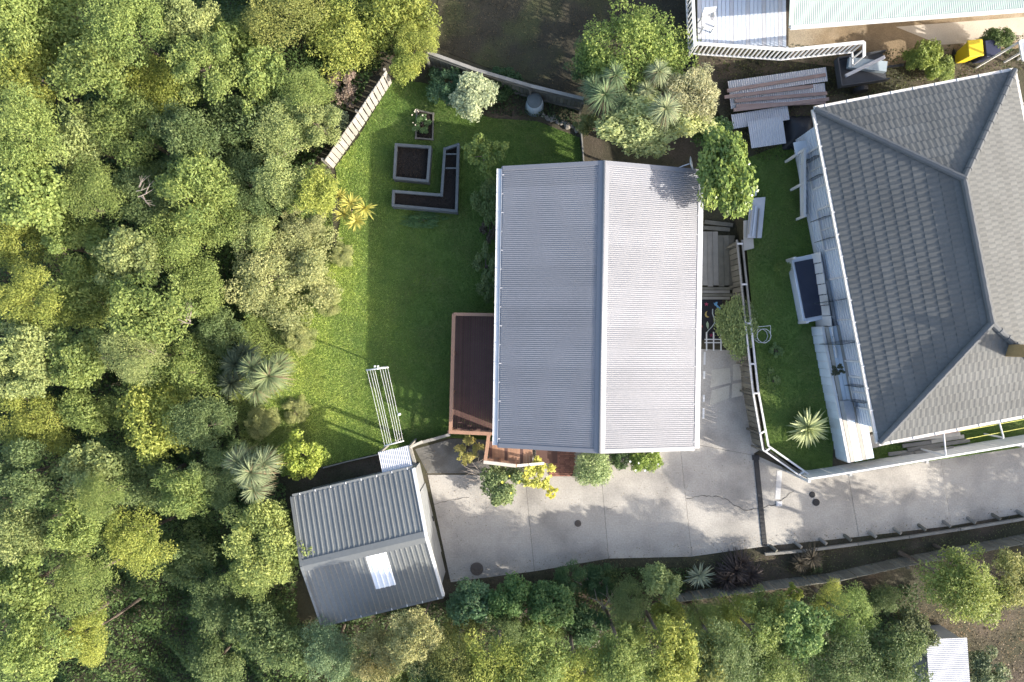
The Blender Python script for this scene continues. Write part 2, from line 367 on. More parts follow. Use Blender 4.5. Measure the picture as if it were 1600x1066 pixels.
for q in ([(1112, 578), (1140, 575), (1142, 598), (1110, 606)], [(1112, 610), (1140, 602), (1139, 622), (1108, 634)], [(1145, 570), (1166, 566), (1166, 592), (1145, 595)], [(1144, 600), (1158, 598), (1160, 618), (1143, 622)]):
    pave_patch(q, 0.014, M_CONCL)
for i, (y0, y1) in enumerate([(550, 570), (580, 592), (617, 628), (638, 654)]):
    MB().prism([tuple(P(1101 - i * 0.6 + dx, y)[:2]) for dx, y in ((-1.5, y0), (1.5, y0), (1.2, y1), (-1.8, y1))], 0.008, 0.013).build('painted_line', M_WHITE, drive, world=True)
def crack(pix, w=0.02):
    b = MB(); pts = []
    rnd = random.Random(5)
    for (x0, y0), (x1, y1) in zip(pix[:-1], pix[1:]):
        for k in range(5): pts.append(P(x0 + (x1 - x0) * k / 5 + rnd.uniform(-.8, .8), y0 + (y1 - y0) * k / 5 + rnd.uniform(-1.3, 1.3), 0.015))
    vs = []
    for i, p in enumerate(pts):
        d = (pts[min(i + 1, len(pts) - 1)] - pts[max(0, i - 1)]).normalized(); n = Vector((-d.y, d.x, 0)) * w * rnd.uniform(0.25, 0.75); vs += [p + n, p - n]
    b.add(vs, [(2 * i, 2 * i + 1, 2 * i + 3, 2 * i + 2) for i in range(len(pts) - 1)])
    b.build('crack', M_JOINT, drive, world=True)
crack([(1072, 779), (1095, 775), (1118, 776), (1138, 781), (1150, 791), (1166, 798), (1186, 795), (1212, 788), (1228, 776), (1243, 764)])
crack([(672, 788), (700, 783), (742, 775)], 0.014)
crack([(948, 795), (968, 790)], 0.01)

# things let into the drive
t = thing('drain_channel', 'long black drain channel set across the driveway', 'drain', P(1187, 783, 0.0))
MB().bar(P(1181, 714, 0.012), P(1195, 853, 0.012), 0.20, 0.03).build('frame', M_BLACK, t, world=True)
for k in range(22):
    a = P(1181 + 14 * (k + .5) / 22, 714 + 139 * (k + .5) / 22, 0.032)
    beam('grate', M_BLACK, t, a - Vector((0.085, 0, 0)), a + Vector((0.085, 0, 0)), 0.10, 0.014)
MB().box(P(1181, 715, 0.03), (0.28, 0.2, 0.06)).build('sump_lid', M_BLACK, t, world=True)
def manhole(px, py, r, label, name='manhole_cover', m=M_BLACK):
    t = thing(name, label, 'manhole', P(px, py, 0.0))
    MB().lathe((0, 0, 0), [(r, -0.02), (r, 0.022), (r * 0.9, 0.024)], 24).build('rim', m, t)
    b = MB().lathe((0, 0, 0), [(r * 0.86, 0.0), (r * 0.86, 0.03)], 24)
    for k in range(-3, 4): b.box((0, k * r * 0.2, 0.034), (r * 1.1, r * 0.07, 0.008))
    b.build('lid', m, t)
M_MANH = mat('rusty_cover', (0.10, 0.085, 0.075), 0.8, 0.2, 8, 60, 0.2)
manhole(745, 889, 0.27, 'large round manhole cover at the corner of the drive by the garage', m=M_MANH)
manhole(903, 818, 0.14, 'small rusty manhole cover in the middle of the drive', m=M_MANH)
manhole(1275, 785, 0.15, 'dark round manhole cover nearest the drain, lower of the pair')
manhole(1269, 773, 0.125, 'smaller dark manhole cover, upper of the pair by the white fence corner')
t = thing('toby_box', 'small pale square box lid on the drive right of the drain', 'utility box', P(1217, 787, 0.0))
MB().box((0, 0, 0.02), (0.24, 0.20, 0.05)).build('box', M_WHITE, t, bevel=0.01); MB().box((0, 0, 0.048), (0.17, 0.13, 0.012)).build('lid', M_IRON, t)
MB().prism([tuple(P(a, b)[:2]) for a, b in [(1214, 735), (1222, 735), (1219, 780), (1211, 780)]], 0.008, 0.0125).build('patch', mat('pale_patch', (0.5, 0.49, 0.48), 0.9), drive, world=True)

# ------------------------------------------------------------------ the house
def corrugated(L, w, pitch, amp, ppc=8, trap=False):
    """sheet along +Y (slope) of length L, width w across X from 0; profile as a wave"""
    n = int(round(w / pitch)); xs_, zs_ = [], []
    for i in range(n):
        if trap:
            for fx, fz in ((0, 0), (0.55, 0), (0.63, 1), (0.82, 1), (0.90, 0)): xs_.append((i + fx) * pitch); zs_.append(fz * amp)
        else:
            for k in range(ppc): xs_.append((i + k / ppc) * pitch); zs_.append(math.cos(6.2832 * k / ppc) * amp)
    xs_.append(n * pitch); zs_.append(zs_[0])
    vs = [(x, y, z) for y in (0, L) for x, z in zip(xs_, zs_)]; m = len(xs_)
    return vs, [(i, i + 1, m + i + 1, m + i) for i in range(m - 1)]
_cc = {}
def roof_sheet(name, parent, material, o, ax, ay, L, w, pitch, amp, trap=False):
    """one sheet; o = corner at the eave, ax = along the eave, ay = up the slope (local to parent)"""
    key = (material.name, round(L, 3), round(w, 3), pitch, amp)
    if key not in _cc:
        me = bpy.data.meshes.new(name); me.from_pydata(*(lambda q: (q[0], [], q[1]))(corrugated(L, w, pitch, amp, trap=trap))); me.materials.append(material)
        if not trap: me.polygons.foreach_set('use_smooth', [True] * len(me.polygons))
        _cc[key] = me
    ax = Vector(ax).normalized(); ay = Vector(ay).normalized(); az = ax.cross(ay)
    if az.z < 0: az = -az; o = Vector(o) + ax * w; ax = -ax
    ob = bpy.data.objects.new(name, _cc[key]); C.objects.link(ob); ob.parent = parent
    ob.matrix_local = Matrix(((ax.x, ay.x, az.x, o[0]), (ax.y, ay.y, az.y, o[1]), (ax.z, ay.z, az.z, o[2]), (0, 0, 0, 1)))
    return ob

HW, HL, EZ, RZ = 3.60, 5.19, 3.0, 4.0
house = thing('house', 'white house under a grey corrugated gable roof in the middle', 'house', (3.2, 1.21, 0), math.radians(-0.9))
sl = math.hypot(HW, RZ - EZ); pit = math.atan2(RZ - EZ, HW)
pw = 0.0762; nsheet = 14; sw = pw * 10; span = 2 * HL - 0.10
scale_w = span / nsheet
pwj = scale_w / 10
for i in range(nsheet):
    y0 = -HL + 0.05 + i * scale_w
    for s in (-1, 1):
        roof_sheet('roof_sheet', house, M_ROOF, (s * HW, y0, EZ + 0.003 * (i % 2)), (0, 1, 0), (-s * HW, 0, RZ - EZ), sl - 0.02, scale_w, pwj, 0.0105)
def slopept(s, d, up): return Vector((s * (HW - d * math.cos(pit)) + s * math.sin(pit) * up, 0, EZ + d * math.sin(pit) + math.cos(pit) * up))
for s, nm in ((-1, 'ridge_cap'), (1, 'ridge_cap')):
    a = slopept(s, sl - 0.20, 0.016); b = slopept(s, sl - 0.035, 0.03)
    m_ = MB(); vs = []
    for y in (-HL - 0.01, HL + 0.01): vs += [(a.x, y, a.z), (b.x, y, b.z)]
    m_.add(vs, [(0, 1, 3, 2)]); m_.add([(v[0], v[1], v[2] - 0.02) for v in vs], [(0, 2, 3, 1)])
    m_.add([vs[0], vs[2], (vs[2][0], vs[2][1], vs[2][2] - 0.02), (vs[0][0], vs[0][1], vs[0][2] - 0.02)], [(0, 1, 2, 3)]); m_.build(nm, M_ROOFTRIM, house)
MB().tube([(0, -HL - 0.015, RZ + 0.03), (0, HL + 0.015, RZ + 0.03)], 0.05, 12).build('ridge_roll', M_ROOFTRIM, house, smooth=True)
for s in (-1, 1):
    for e in (-1, 1):      # gable flashings, barge boards
        a = slopept(s, -0.02, 0.02); b = slopept(s, sl - 0.03, 0.02)
        MB().bar((a.x, e * (HL - 0.055), a.z), (b.x, e * (HL - 0.055), b.z), 0.15, 0.012, up=(0, 0, 1)).build('barge_flashing', M_ROOFTRIM, house)
        MB().bar((a.x, e * (HL + 0.012), a.z - 0.11), (b.x, e * (HL + 0.012), b.z - 0.11), 0.03, 0.2, up=(0, 0, 1)).build('barge_board', M_ROOFTRIM, house)
    gx = s * (HW + 0.012)   # gutter with its brackets
    gm = MB(); prof = [(-0.045, 0.0), (-0.045, -0.09), (0.035, -0.09), (0.035, 0.0), (0.055, 0.0), (0.055, -0.098), (-0.052, -0.098), (-0.052, 0.0)]
    vs = [(gx + s * px_, y, EZ - 0.02 + pz) for y in (-HL, HL) for px_, pz in prof]; k = len(prof)
    gm.add(vs, [(i, (i + 1) % k, k + (i + 1) % k, k + i) for i in range(k)] + [tuple(range(k)), tuple(range(2 * k - 1, k - 1, -1))])
    M_GUT = mat('weathered_gutter', (0.36, 0.36, 0.38), 0.5, 0.06, 3, 30, 0.04); gut = gm.build('gutter', M_GUT, house)
    for q in range(15):
        beam('gutter_bracket', M_GUT, gut, (gx - 0.045, -HL + 0.3 + q * (2 * HL - 0.6) / 14, EZ + 0.012), (gx + 0.05, -HL + 0.3 + q * (2 * HL - 0.6) / 14, EZ - 0.005), 0.03, 0.012, world=False)
    MB().bar((s * (HW - 0.03), -HL, EZ - 0.1), (s * (HW - 0.03), HL, EZ - 0.1), 0.025, 0.18).build('fascia', M_WHITE, house)
wx, wy = HW - 0.45, HL - 0.3
wb = MB().prism([(-wx, -wy), (wx, -wy), (wx, wy), (-wx, wy)], 0.5, EZ - 0.02)
wb.add([(-wx, -wy, EZ - 0.02), (wx, -wy, EZ - 0.02), (0, -wy, RZ - 0.12)], [(0, 1, 2)]); wb.add([(-wx, wy, EZ - 0.02), (wx, wy, EZ - 0.02), (0, wy, RZ - 0.12)], [(2, 1, 0)])
wall = wb.build('wall', M_WEATHERBOARD, house)
MB().prism([(-wx + .05, -wy + .05), (wx - .05, -wy + .05), (wx - .05, wy - .05), (-wx + .05, wy - .05)], -0.1, 0.5).build('foundation', M_FOUND, house)
MB().bar((-HW + .1, -HL + .05, EZ - 0.1), (-HW + .1, HL - .05, EZ - 0.1), 0.7, 0.02).build('soffit', M_WHITE, house)
MB().bar((HW - .1, -HL + .05, EZ - 0.1), (HW - .1, HL - .05, EZ - 0.1), 0.7, 0.02).build('soffit', M_WHITE, house)
def window(parent, c, w, h, axis, rz=0.0):
    """axis = unit direction along the wall, local to parent"""
    ax = Vector(axis); n = Vector((ax.y, -ax.x, 0)); c = Vector(c)
    f = MB()
    for s in (-1, 1): f.bar(c + ax * s * w / 2 + Vector((0, 0, -h / 2)), c + ax * s * w / 2 + Vector((0, 0, h / 2)), 0.06, 0.07, up=ax)
    f.bar(c - ax * w / 2 + Vector((0, 0, h / 2)), c + ax * w / 2 + Vector((0, 0, h / 2)), 0.07, 0.06); f.bar(c - ax * w / 2 - Vector((0, 0, h / 2)), c + ax * w / 2 - Vector((0, 0, h / 2)), 0.11, 0.05)
    f.bar(c + Vector((0, 0, -h / 2)), c + Vector((0, 0, h / 2)), 0.04, 0.05, up=ax)
    fo = f.build('window', M_WHITE, parent)
    for s in (-1, 1): MB().bar(c + ax * s * w / 4 + Vector((0, 0, -h / 2)), c + ax * s * w / 4 + Vector((0, 0, h / 2)), 0.02, w / 2 - 0.06, up=ax.cross(Vector((0, 0, 1)))).build('pane', M_GLASS, fo)
for y in (-2.6, 0.4, 3.3):
    window(house, (-wx - 0.012, y, 1.9), 1.5, 1.2, (0, 1, 0)); window(house, (wx + 0.012, y, 1.9), 1.3, 1.0, (0, 1, 0))
window(house, (1.4, -wy - 0.012, 1.9), 1.6, 1.2, (1, 0, 0)); window(house, (1.2, wy + 0.012, 1.9), 1.2, 1.0, (1, 0, 0))
dr = MB().box((-1.6, -wy - 0.02, 1.6), (0.9, 0.05, 2.0)).build('door', mat('door_paint', (0.10, 0.12, 0.16), 0.4), house)
MB().box((-1.28, -wy - 0.06, 1.55), (0.03, 0.05, 0.14)).build('handle', M_IRON, dr)
# aerial on the top right corner
ae = thing('satellite_dish', 'small satellite dish on an arm at the upper right roof corner', 'satellite dish', P(1074, 262, 3.05))
MB().tube([(-0.55, -0.1, -0.02), (-0.2, 0.02, 0.18), (0.02, 0.08, 0.25)], 0.018, 6).build('arm', M_IRON, ae)
dm = MB(); R_ = 0.26; vs = [(0, 0, 0)]; 
for j in range(1, 5):
    for k in range(16): rr_ = R_ * j / 4; vs.append((rr_ * math.cos(k * 0.3927), rr_ * math.sin(k * 0.3927), rr_ * rr_ * 0.9))
fs = [(0, 1 + k, 1 + (k + 1) % 16) for k in range(16)] + [(1 + j * 16 + k, 1 + (j + 1) * 16 + k, 1 + (j + 1) * 16 + (k + 1) % 16, 1 + j * 16 + (k + 1) % 16) for j in range(3) for k in range(16)]
q_ = Vector((0.92, 0.15, 0.38)).to_track_quat('Z', 'Y'); dm.add([q_ @ Vector(v) + Vector((0.03, 0.08, 0.27)) for v in vs], fs)
dm.build('dish', M_WHITE, ae, smooth=True)

# ------------------------------------------------------------------ deck, landing, steps, brick path
DZ = 0.75
deck = thing('deck', 'brown stained timber deck with pinkish rails on the left of the house', 'deck', P(740, 585, 0))
def lerp(a, b, t): return a + (b - a) * t
d_tl, d_tr, d_bl, d_br = P(712, 490, DZ), P(800, 490, DZ), P(707, 676, DZ), P(797, 680, DZ)
nb = 24
for k in range(nb):
    f0 = (k + 0.5) / nb
    beam('deck_board', M_DECK, deck, lerp(d_tl, d_tr, f0), lerp(d_bl, d_br, f0), (d_tr - d_tl).length / nb - 0.006, 0.03)
for q in (0.02, 0.25, 0.5, 0.75, 0.98): beam('joist', M_DARKT, deck, lerp(d_tl, d_bl, q) - Vector((0, 0, 0.09)), lerp(d_tr, d_br, q) - Vector((0, 0, 0.09)), 0.05, 0.14)
RT = DZ + 0.95
def rail_run(parent, a, b, cap=0.135, slats=True, n=3, capm=None):
    a = Vector(a); b = Vector(b); L = (b - a).length
    beam('top_rail', capm or M_RAIL, parent, a, b, cap, 0.035)
    for k in range(n): 
        p = lerp(a, b, (k + 0.0) / max(1, n - 1)); beam('rail_post', M_RAIL, parent, p - Vector((0, 0, RT + 0.02)) if p.z > 1.2 else p - Vector((0, 0, 0.9)), p - Vector((0, 0, 0.02)), 0.09, 0.09)
    if slats:
        for z in (0.2, 0.4, 0.6, 0.8): beam('rail_slat', M_RAIL, parent, a - Vector((0, 0, z)), b - Vector((0, 0, z)), 0.025, 0.10)
r1, r2, r3, r4, r5 = P(709, 491, RT), P(777, 492, RT), P(704, 675, RT), P(764, 678, RT), P(758, 722, RT)
rail_run(deck, r1, r3, n=4); rail_run(deck, r1 + Vector((0.0, 0, -0.001)), r2, cap=0.12, n=2); rail_run(deck, r3 + Vector((-0.07, 0, 0.004)), r4 + Vector((0.09, 0, 0.004)), n=3); rail_run(deck, r4, r5, n=2)
rail_run(deck, r5 + Vector((-0.06, 0, 0.004)), P(806, 728, RT + 0.004), cap=0.13, n=3, capm=M_PALE)
beam('stair_rail', M_PALE, deck, P(806, 728, RT - 0.05), P(850, 724, RT - 0.75), 0.10, 0.04)
# brace that crosses the corner of the deck
# lower landing boards and three steps
l0, l1 = P(764, 690, DZ - 0.02), P(764, 727, DZ - 0.02); e0, e1 = P(832, 690, DZ - 0.02), P(832, 727, DZ - 0.02)
for k in range(14):
    f0 = (k + .5) / 14; beam('landing_board', M_RAIL if k % 5 else M_DECK, deck, lerp(l0, e0, f0), lerp(l1, e1, f0), 0.12, 0.03)
for k in range(4):
    z = DZ - 0.02 - 0.17 * (k + 1); a = P(838 + 8 * k + 4, 690, z); b = P(838 + 8 * k + 4, 724, z)
    beam('tread', M_DECK, deck, a, b, 0.27, 0.035); beam('riser', M_DARKT, deck, a + Vector((-0.13, 0, 0.08)), b + Vector((-0.13, 0, 0.08)), 0.02, 0.13)
path = thing('brick_path', 'red brick paving between the steps and the clipped dome bush', 'path', P(880, 720, 0)); path['kind'] = 'structure'; del path['category']
MB().prism([tuple(P(a, b)[:2]) for a, b in [(858, 690), (897, 690), (897, 744), (862, 744)]], -0.05, 0.012).build('bedding', M_JOINT, path, world=True)
rnd = random.Random(3)
for i in range(5):
    for j in range(18):
        x = 862.5 + i * 8 + (j % 2) * 2 - 1; y = 692 + j * 3.0
        if x > 897: continue
        p = P(x, y, 0.02); ob = beam('brick', M_BRICK, path, p + Vector((-0.1, 0, rnd.uniform(-.004, .004))), p + Vector((0.1, 0, rnd.uniform(-.004, .004))), 0.068, 0.05)

# ------------------------------------------------------------------ garage
GL, GW, GE, GR = 4.7, 4.95, 2.3, 2.92
gar = thing('garage', 'detached garage with grey ribbed roof and a white translucent panel', 'garage', (-5.5, -7.82, 0), math.radians(13.3))
gsl = math.hypot(GW / 2, GR - GE); rp = 0.19; nr = 6
shw = GL / nr; npr = 4; rpj = shw / npr
for i in range(nr):
    for s in (-1, 1):
        if s == -1 and i == 3:
            # the translucent panel sits in this bay of the lower slope
            d0 = Vector((0, -s * GW / 2, GR - GE)).normalized()
            x0 = -GL / 2 + i * shw
            base = Vector((x0, s * GW / 2, GE))
            up_ = gsl - 0.02
            roof_sheet('roof_sheet', gar, M_STEELG, base, (1, 0, 0), d0, up_ * 0.38, shw, rpj, 0.03, trap=True)
            M_SKY = mat('white_fibreglass', (0.78, 0.80, 0.84), 0.5, 0.03, 3, 20, 0.02)
            roof_sheet('translucent_panel', gar, M_SKY, base + d0 * (up_ * 0.36) + Vector((0, 0, 0.012)), (1, 0, 0), d0, up_ * 0.63, shw, rpj, 0.03, trap=True)
            continue
        roof_sheet('roof_sheet', gar, M_STEELG, (-GL / 2 + i * shw, s * GW / 2, GE + 0.003 * (i % 2)), (1, 0, 0), (0, -s * GW / 2, GR - GE), gsl - 0.02, shw, rpj, 0.03, trap=True)
gp = math.atan2(GR - GE, GW / 2)
for s in (-1, 1):
    a = Vector((0, s * 0.22 * math.cos(gp), GR - 0.22 * math.sin(gp) + 0.045)); b = Vector((0, 0, GR + 0.05))
    MB().bar((-GL / 2 - .01, (a.y + b.y) / 2, (a.z + b.z) / 2), (GL / 2 + .01, (a.y + b.y) / 2, (a.z + b.z) / 2), 0.225, 0.012, up=(0, s * math.sin(gp), math.cos(gp))).build('ridge_cap', M_STEELG, gar)
    for e in (-1, 1):
        p = Vector((e * (GL / 2 + 0.03), s * (GW / 2 + 0.02), GE + 0.03)); q = Vector((e * (GL / 2 + 0.03), s * 0.005, GR + 0.045))
        MB().bar(p, q, 0.10, 0.03).build('barge_flashing', M_STEELG if e < 0 else M_WHITE, gar); MB().bar(p + Vector((e * 0.03, 0, -0.1)), q + Vector((e * 0.03, 0, -0.1)), 0.02, 0.19).build('barge_board', M_WHITE, gar)
    gu = MB().bar((-GL / 2, s * (GW / 2 + 0.06), GE - 0.05), (GL / 2, s * (GW / 2 + 0.06), GE - 0.05), 0.11, 0.09).build('gutter', M_STEELG, gar)
    for k in range(8): beam('gutter_bracket', M_WHITE, gu, (-GL / 2 + 0.3 + k * 0.6, s * (GW / 2 + 0.10), GE + 0.01), (-GL / 2 + 0.3 + k * 0.6, s * (GW / 2 + 0.02), GE + 0.01), 0.03, 0.02, world=False)
gx, gy = GL / 2 - 0.08, GW / 2 - 0.15
gb = MB().prism([(-gx, -gy), (gx, -gy), (gx, gy), (-gx, gy)], 0, GE - 0.02)
for e in (-1, 1): gb.add([(e * gx, -gy, GE - .02), (e * gx, gy, GE - .02), (e * gx, 0, GR - .08)], [(0, 1, 2)] if e > 0 else [(2, 1, 0)])
gb.build('wall', mat('garage_wall', (0.24, 0.245, 0.245), 0.7), gar)
gd = MB()
for k in range(5): gd.box((gx + 0.02, 0, 0.22 + k * 0.41), (0.04, 2.9, 0.395))
gdo = gd.build('roller_door', mat('grey_door', (0.22, 0.23, 0.235), 0.6), gar); MB().box((gx + 0.06, 0, 0.3), (0.04, 0.2, 0.04)).build('handle', M_BLACK, gdo)
# ------------------------------------------------------------------ clothesline and lean-to
cl = thing('clothesline', 'clothesline with a metal T-bar and eight wires on the lawn', 'clothesline', P(590, 574, 2.0) * 1.0 - Vector((0, 0, 2.0)))
M_WIRE = mat('pale_wire', (0.66, 0.66, 0.62), 0.5); M_PIPE = mat('galvanised_pipe', (0.55, 0.55, 0.54), 0.45)
ta, tb = P(572, 578.5, 2.0), P(607, 574, 2.0); ba, bb = P(600, 697, 1.95), P(631, 689, 1.95)
MB().tube([ta, tb], 0.028, 8).build('crossbar', M_PIPE, cl, world=True, smooth=True)
tm = (ta + tb) / 2
MB().tube([tm - Vector((0, 0, 2.0)), tm + Vector((0, 0, 0.03))], 0.038, 10).build('post', M_PIPE, cl, world=True, smooth=True)
MB().tube([ba, bb], 0.025, 8).build('crossbar', M_PIPE, cl, world=True, smooth=True)
bm_ = (ba + bb) / 2
MB().tube([bm_ - Vector((0, 0, 1.95)), bm_], 0.038, 10).build('post', M_DARKT, cl, world=True, smooth=True)
for dx in (-0.09, 0.03): MB().box(tm + Vector((dx, 0.09, 0.02)), (0.07, 0.07, 0.07)).build('tension_winch', M_WHITE, cl, world=True, bevel=0.01)
for k, f0 in enumerate((0.04, 0.17, 0.28, 0.38, 0.62, 0.73, 0.84, 0.96)):
    a, b = lerp(ta, tb, f0), lerp(ba, bb, f0); mid = (a + b) / 2 - Vector((0, 0, 0.05))
    MB().tube([a, lerp(a, mid, .5) - Vector((0, 0, .012)), mid, lerp(mid, b, .5) - Vector((0, 0, .012)), b], 0.007, 5).build('wire', M_WIRE, cl, world=True)
ct = MB().box(P(624, 647.5, 1.9), (0.11, 0.10, 0.14)).build('peg_bag', M_WHITE, cl, world=True, bevel=0.03)
lt = thing('lean_to', 'small white corrugated lean-to roof between the clothesline and the garage', 'lean-to', P(620, 716, 0))
c00, c10, c01 = P(591, 706, 2.0), P(638, 696, 2.0), P(599, 738, 2.2)
ax_, ay_ = c10 - c00, c01 - c00
for k in range(2):
    roof_sheet('roof_sheet', lt, M_IRON, c00 + ax_ * 0.5 * k + Vector((0, 0, 0.004 * k)) - offs(lt), ax_, ay_, ay_.length, ax_.length / 2, ax_.length / 16, 0.012)
for q in (c00, c10): beam('post', M_TIMBER, lt, Vector((q.x, q.y, 0)) + ay_ * 0.08, q + ay_ * 0.08 - Vector((0, 0, 0.02)), 0.08, 0.08)
beam('purlin', M_TIMBER, lt, c00 + ay_ * 0.06 - Vector((0, 0, .05)), c10 + ay_ * 0.06 - Vector((0, 0, .05)), 0.05, 0.07)

# ------------------------------------------------------------------ raised garden beds
def planter(name, label, pix, zt, parent_z=0.0, soil_dz=0.10, w=0.085, extra=(), group=None, col=None):
    m = col or M_BEDT
    pts = [P(a, b, zt) for a, b in pix]; c = sum(pts, Vector()) / len(pts)
    t = thing(name, label, 'planter', (c.x, c.y, 0), group=group)
    n = len(pts)
    for i in range(n):
        a, b = pts[i], pts[(i + 1) % n]; d = (b - a).normalized() * (w / 2 * (1 if i % 2 else -1))
        for k in range(3):
            z = zt - 0.09 - k * 0.17
            if z < 0: break
            beam('side_board', m, t, Vector((a.x, a.y, z)) + (d * -1 if i % 2 else d * 1), Vector((b.x, b.y, z)) - (d * -1 if i % 2 else d * 1), w * (0.9 + 0.05 * (i % 2)), 0.165)
        beam('cap_board', m, t, a + Vector((0, 0, 0.012 + 0.004 * (i % 2))) - (b - a).normalized() * 0.05, b + Vector((0, 0, 0.012 + 0.004 * (i % 2))) + (b - a).normalized() * 0.05, w * 1.25, 0.02)
        beam('corner_post', m, t, Vector((a.x, a.y, 0)), Vector((a.x, a.y, zt + 0.03)), w * 1.1, w * 1.1)
    MB().prism([(p.x, p.y) for p in pts], 0.0, zt - soil_dz).build('soil', M_SOIL, t, world=True)
    rnd = random.Random(int(c.x * 100)); cb = MB(); xs0, xs1 = min(p.x for p in pts), max(p.x for p in pts); ys0, ys1 = min(p.y for p in pts), max(p.y for p in pts)
    cand = np.array([(rnd.uniform(xs0, xs1), rnd.uniform(ys0, ys1)) for k in range(900)]); ok = in_poly(cand[:, 0], cand[:, 1], pts)
    for x, y in cand[ok]:
        r = rnd.uniform(.015, .05); q = rnd.uniform(0, 1.5); z = zt - soil_dz
        cb.add([(x + r * math.cos(q + k * 2.094), y + r * math.sin(q + k * 2.094), z - .005) for k in range(3)] + [(x, y, z + r * .9)], [(0, 1, 3), (1, 2, 3), (2, 0, 3)])
    cl_o = cb.build('soil_clods', mat('soil_clod', (0.030, 0.024, 0.019), .95, .3, 8, 40, .2), t, world=True); cl_o['kind'] = 'stuff'
    for a, b in extra: beam('divider', m, t, P(a[0], a[1], zt), P(b[0], b[1], zt), 0.05, 0.06)
    return t
planter('raised_bed', 'square dark-framed raised garden bed with bare soil', [(619, 226), (672, 230), (668, 283), (616, 278)], 0.55, soil_dz=0.2)
planter('raised_bed', 'L-shaped raised garden bed wrapping round the square bed', [(695, 233), (716, 226), (713, 330), (614, 321), (615, 299), (690, 305)], 0.55, soil_dz=0.2, extra=[((697, 241), (714, 241)), ((696, 263), (714, 263))])
planter('seed_bed', 'small low timber-edged bed with a leafy plant above the raised beds', [(651, 172), (677, 178), (676, 218), (650, 216)], 0.12, soil_dz=0.05, w=0.05, col=M_DARKT)

# ------------------------------------------------------------------ fences
def paling_fence(name, label, path, zt, height, material, pw_=0.10, gap=0.012, rails=2, railm=None, cap=None, capw=0.05, seed=1, thick=0.02, lean=0.01, side=1):
    """path = list of pixel points of the fence TOP at height zt"""
    pts = [P(a, b, zt) for a, b in path]; c = pts[0]
    t = thing(name, label, 'fence', (c.x, c.y, zt - height)); rnd = random.Random(seed)
    for a, b in zip(pts[:-1], pts[1:]):
        d = (b - a); L = d.length; d.normalize(); nrm = Vector((-d.y, d.x, 0)) * side
        n = max(1, int(L / (pw_ + gap)))
        for k in range(n):
            p = a + d * ((k + 0.5) * L / n); dz = rnd.uniform(-0.015, 0.015); ln = Vector((rnd.uniform(-lean, lean), rnd.uniform(-lean, lean), 0))
            beam('paling', material, t, Vector((p.x, p.y, zt - height - 0.05)), Vector((p.x, p.y, zt + dz)) + ln, pw_, thick, up=nrm)
        for r in range(rails):
            z = zt - 0.18 - r * (height - 0.36) / max(1, rails - 1)
            beam('rail', railm or material, t, Vector((a.x, a.y, z)) - nrm * 0.045, Vector((b.x, b.y, z)) - nrm * 0.045, 0.06, 0.08)
        m = max(1, int(L / 2.0))
        for k in range(m + 1):
            p = a + d * (L * k / m) - nrm * 0.12; beam('post', railm or material, t, Vector((p.x, p.y, zt - height - 0.1)), Vector((p.x, p.y, zt - 0.06)), 0.09, 0.09)
        if cap: beam('cap_rail', cap, t, a + Vector((0, 0, 0.035)), b + Vector((0, 0, 0.035)), capw, 0.03)
    return t
paling_fence('paling_fence', 'short sunlit paling fence at the upper left corner of the lawn', [(507, 251), (533, 214), (560, 175), (604, 110)], 1.25, 1.25, mat('sunlit_paling', (0.30, 0.28, 0.245), 0.85, 0.12, 3.0, 50, 0.12, piece=0.12), pw_=0.20, gap=0.022, seed=2, side=-1)
paling_fence('paling_fence', 'old dark paling fence along the back of the garden', [(668, 82), (745, 110), (830, 135), (912, 155)], 1.3, 1.3, M_DARKT, pw_=0.14, gap=0.01, seed=3, cap=M_TIMBER, capw=0.13, side=1)
paling_fence('paling_fence', 'grey paling fence behind the flax below the driveway', [(1060, 941), (1240, 917), (1312, 908), (1420, 884), (1600, 850), (1660, 838)], 0.9, 1.6, mat('mossy_paling', (0.155, 0.15, 0.125), 0.9, 0.18, 3.0, 50, 0.15, piece=0.2), pw_=0.13, gap=0.014, seed=4, side=1)
paling_fence('white_fence', 'white board fence along the top edge of the driveway', [(1265, 748), (1330, 738), (1450, 718), (1600, 693), (1660, 683)], 2.15, 2.15, M_WHITE, pw_=0.15, gap=0.006, seed=5, cap=M_WHITE, capw=0.07, side=1)

